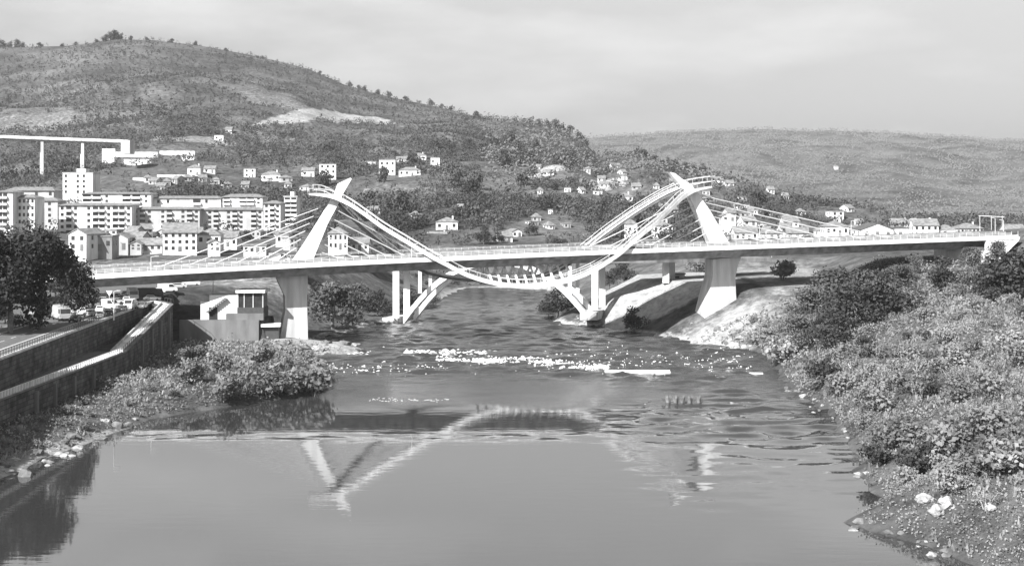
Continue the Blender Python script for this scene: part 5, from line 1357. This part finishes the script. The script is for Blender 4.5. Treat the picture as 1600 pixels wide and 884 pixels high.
rocks_px(30, [(310, 540), (380, 541), (440, 542), (500, 545), (560, 546)], 12, 4, .7, 1.7, 'pale flat rock of the ledge beside the left pier', 'rocks of the ledge by the left pier', 2)
rocks_px(34, [(1050, 528), (1100, 520), (1140, 530), (1165, 536)], 16, 7, .5, 1.3, 'pale rock heaped round the foot of the right pier', 'rocks round the right pier', 3)
rocks_px(22, [(880, 500), (940, 505), (1000, 515)], 12, 4, .4, 1.0, 'small rock on the waterside below the right arch foot', 'rocks below the right arch foot', 4)
rocks_px(20, [(1225, 600), (1260, 625), (1305, 660), (1340, 712), (1350, 745)], 8, 7, .35, .8, 'rock on the waterline of the right bank', 'rocks along the right waterline', 5)
rocks_px(16, [(1340, 820), (1390, 832), (1440, 850), (1500, 876)], 9, 5, .35, .8, 'small rock on the near right waterline', 'rocks along the near right waterline', 6)
for px, py, s, lab in ((1445, 786, 1.0, 'white boulder on the grass, furthest left of four on the right bank'), (1478, 793, 1.15, 'white boulder just right of the furthest left one on the right bank'), (1464, 806, 1.0, 'white boulder lowest of the four on the right bank'), (1548, 798, .8, 'white boulder standing apart to the right of the other three'), (506, 526, 1.6, 'pale flat slab propped beside the left pier')):
    p = hit(px, py); rock(p.x, p.y, p.z + s * .3, s if px != 506 else (2.6, 1.4, 1.2), lab, None, k=-1 if px != 506 else 1, name='boulder', cat='boulder')
r = random.Random(9)
for k in range(64):
    px = r.uniform(640, 1180); py = 548 + (px - 640) * .055 + r.gauss(0, 8); D = F * CZ / (py - YH); x = (px - 800) / F * D
    rock(x, D, r.uniform(-.12, .08), (r.uniform(.3, 1.0), r.uniform(.25, .6), r.uniform(.25, .55)), 'dark wet rock breaking the surface of the rapids', 'rocks in the rapids', k=(0, 3, 6)[k % 3])
for k in range(16):
    px = r.uniform(1000, 1260); py = 629 + r.gauss(0, 2.0); D = F * CZ / (py - YH); x = (px - 800) / F * D
    rock(x, D, r.uniform(-.1, .03), (r.uniform(.4, 1.0), r.uniform(.2, .5), .28), 'low dark rock of the bar lying across the pool at the right', 'rocks of the low bar', k=(0, 3, 6)[k % 3])
for px in (1044, 1056, 1066, 1078, 1092):
    D = F * CZ / (629 - YH); plant('reed%d' % (px % 2), (px - 800) / F * D, D, 0, .75, 'tuft of pale grass standing on the low bar in the pool', 'grass clump', 'grass tufts on the low bar')
for x0, x1, py, lab in ((945, 1047, 583, 'long straight white concrete sill at the end of the rapids'), (1162, 1192, 584, 'short white concrete sill near the right bank')):
    D = F * CZ / (py - YH); xa, xb = (x0 - 800) / F * D, (x1 - 800) / F * D; c = ((xa + xb) / 2, D, 0); wd = 1 if x0 < 1000 else .45
    t = empty('weir_sill', c, 0, lab, 'weir'); m = MB()
    m.loft([[(x - c[0], -.6 * wd, -.5), (x - c[0], -.45 * wd, .42 * wd), (x - c[0], .9 * wd, .62 * wd), (x - c[0], 1.2 * wd, -.5)] for x in np.linspace(xa, xb, 9)])
    m.build('sill', M_WHITE, t)
def foam():
    r = np.random.default_rng(121); V_, F_ = [], []
    def bit(x, y, lx, ly, hgt):
        k = len(V_); n = 8
        for j in range(n):
            a = j / n * PI2; q = r.uniform(.6, 1.2); V_.append((x + math.cos(a) * lx * q, y + math.sin(a) * ly * q, .06 + hgt * .3))
        V_.append((x, y, .14 + hgt * 1.3)); 
        for j in range(n): F_.append((k + j, k + (j + 1) % n, k + n))
    def px_bit(px, py, wpx, hgt):
        D = F * CZ / (py - YH); bit((px - 800) / F * D, D, wpx / F * D * r.uniform(.4, 1), r.uniform(.12, .4), hgt)
    for _ in range(760):     # main crest line of the rapids
        t = r.uniform(0, 1); px = 680 + t * 270; py = 560 + 12 * t + 3.5 * math.sin(t * 9) + r.normal() * 2.2; px_bit(px, py, r.uniform(1, 5), r.uniform(.05, .3))
    for _ in range(160): px_bit(r.uniform(630, 760), 551 + r.normal() * 2, r.uniform(1, 6), r.uniform(.05, .2))
    for _ in range(230): px = r.uniform(820, 1180); px_bit(px, 562 + (px - 820) * .012 + r.normal() * 9, r.uniform(.5, 3.4), r.uniform(.03, .16))
    for _ in range(120): px_bit(r.uniform(520, 700), 575 + r.normal() * 4, r.uniform(1, 4), r.uniform(.03, .1))
    for _ in range(46): px_bit(r.uniform(575, 700), 625 + r.normal() * 1.5, r.uniform(.8, 4), -.05)
    for _ in range(25): px_bit(r.uniform(400, 1000), r.uniform(535, 590), r.uniform(.6, 2.5), .04)
    for _ in range(60): px_bit(r.uniform(500, 580), 551 + r.normal() * 1.5, r.uniform(1, 5), .05)
    me = bpy.data.meshes.new('foam'); me.from_pydata(V_, [], F_); me.materials.append(M_FOAM)
    o = bpy.data.objects.new('foam', me); COL.objects.link(o); tag(o, 'white foam breaking along the rapids below the bridge', 'foam', kind='stuff')
foam()

# remove the plants that were only patterns
for key, (o, used) in PROTO.items():
    if not used:
        for c in list(o.children): bpy.data.objects.remove(c)
        bpy.data.objects.remove(o)

# ------------------------------------------------------------------ the summer haze in the valley
hz = MB(); hz.box((0, 3300, 160), (9400, 7400, 330))
hm_ = bpy.data.materials.new('valley_haze'); hm_.use_nodes = True
t = hm_.node_tree; t.nodes.clear()
pv = t.nodes.new('ShaderNodeVolumePrincipled'); pv.inputs['Color'].default_value = (.95, .95, .95, 1); pv.inputs['Density'].default_value = HAZE; pv.inputs['Anisotropy'].default_value = .2
t.links.new(pv.outputs[0], t.nodes.new('ShaderNodeOutputMaterial').inputs['Volume'])
ho = hz.build('haze', hm_); tag(ho, 'pale summer haze filling the valley', 'haze', kind='stuff')
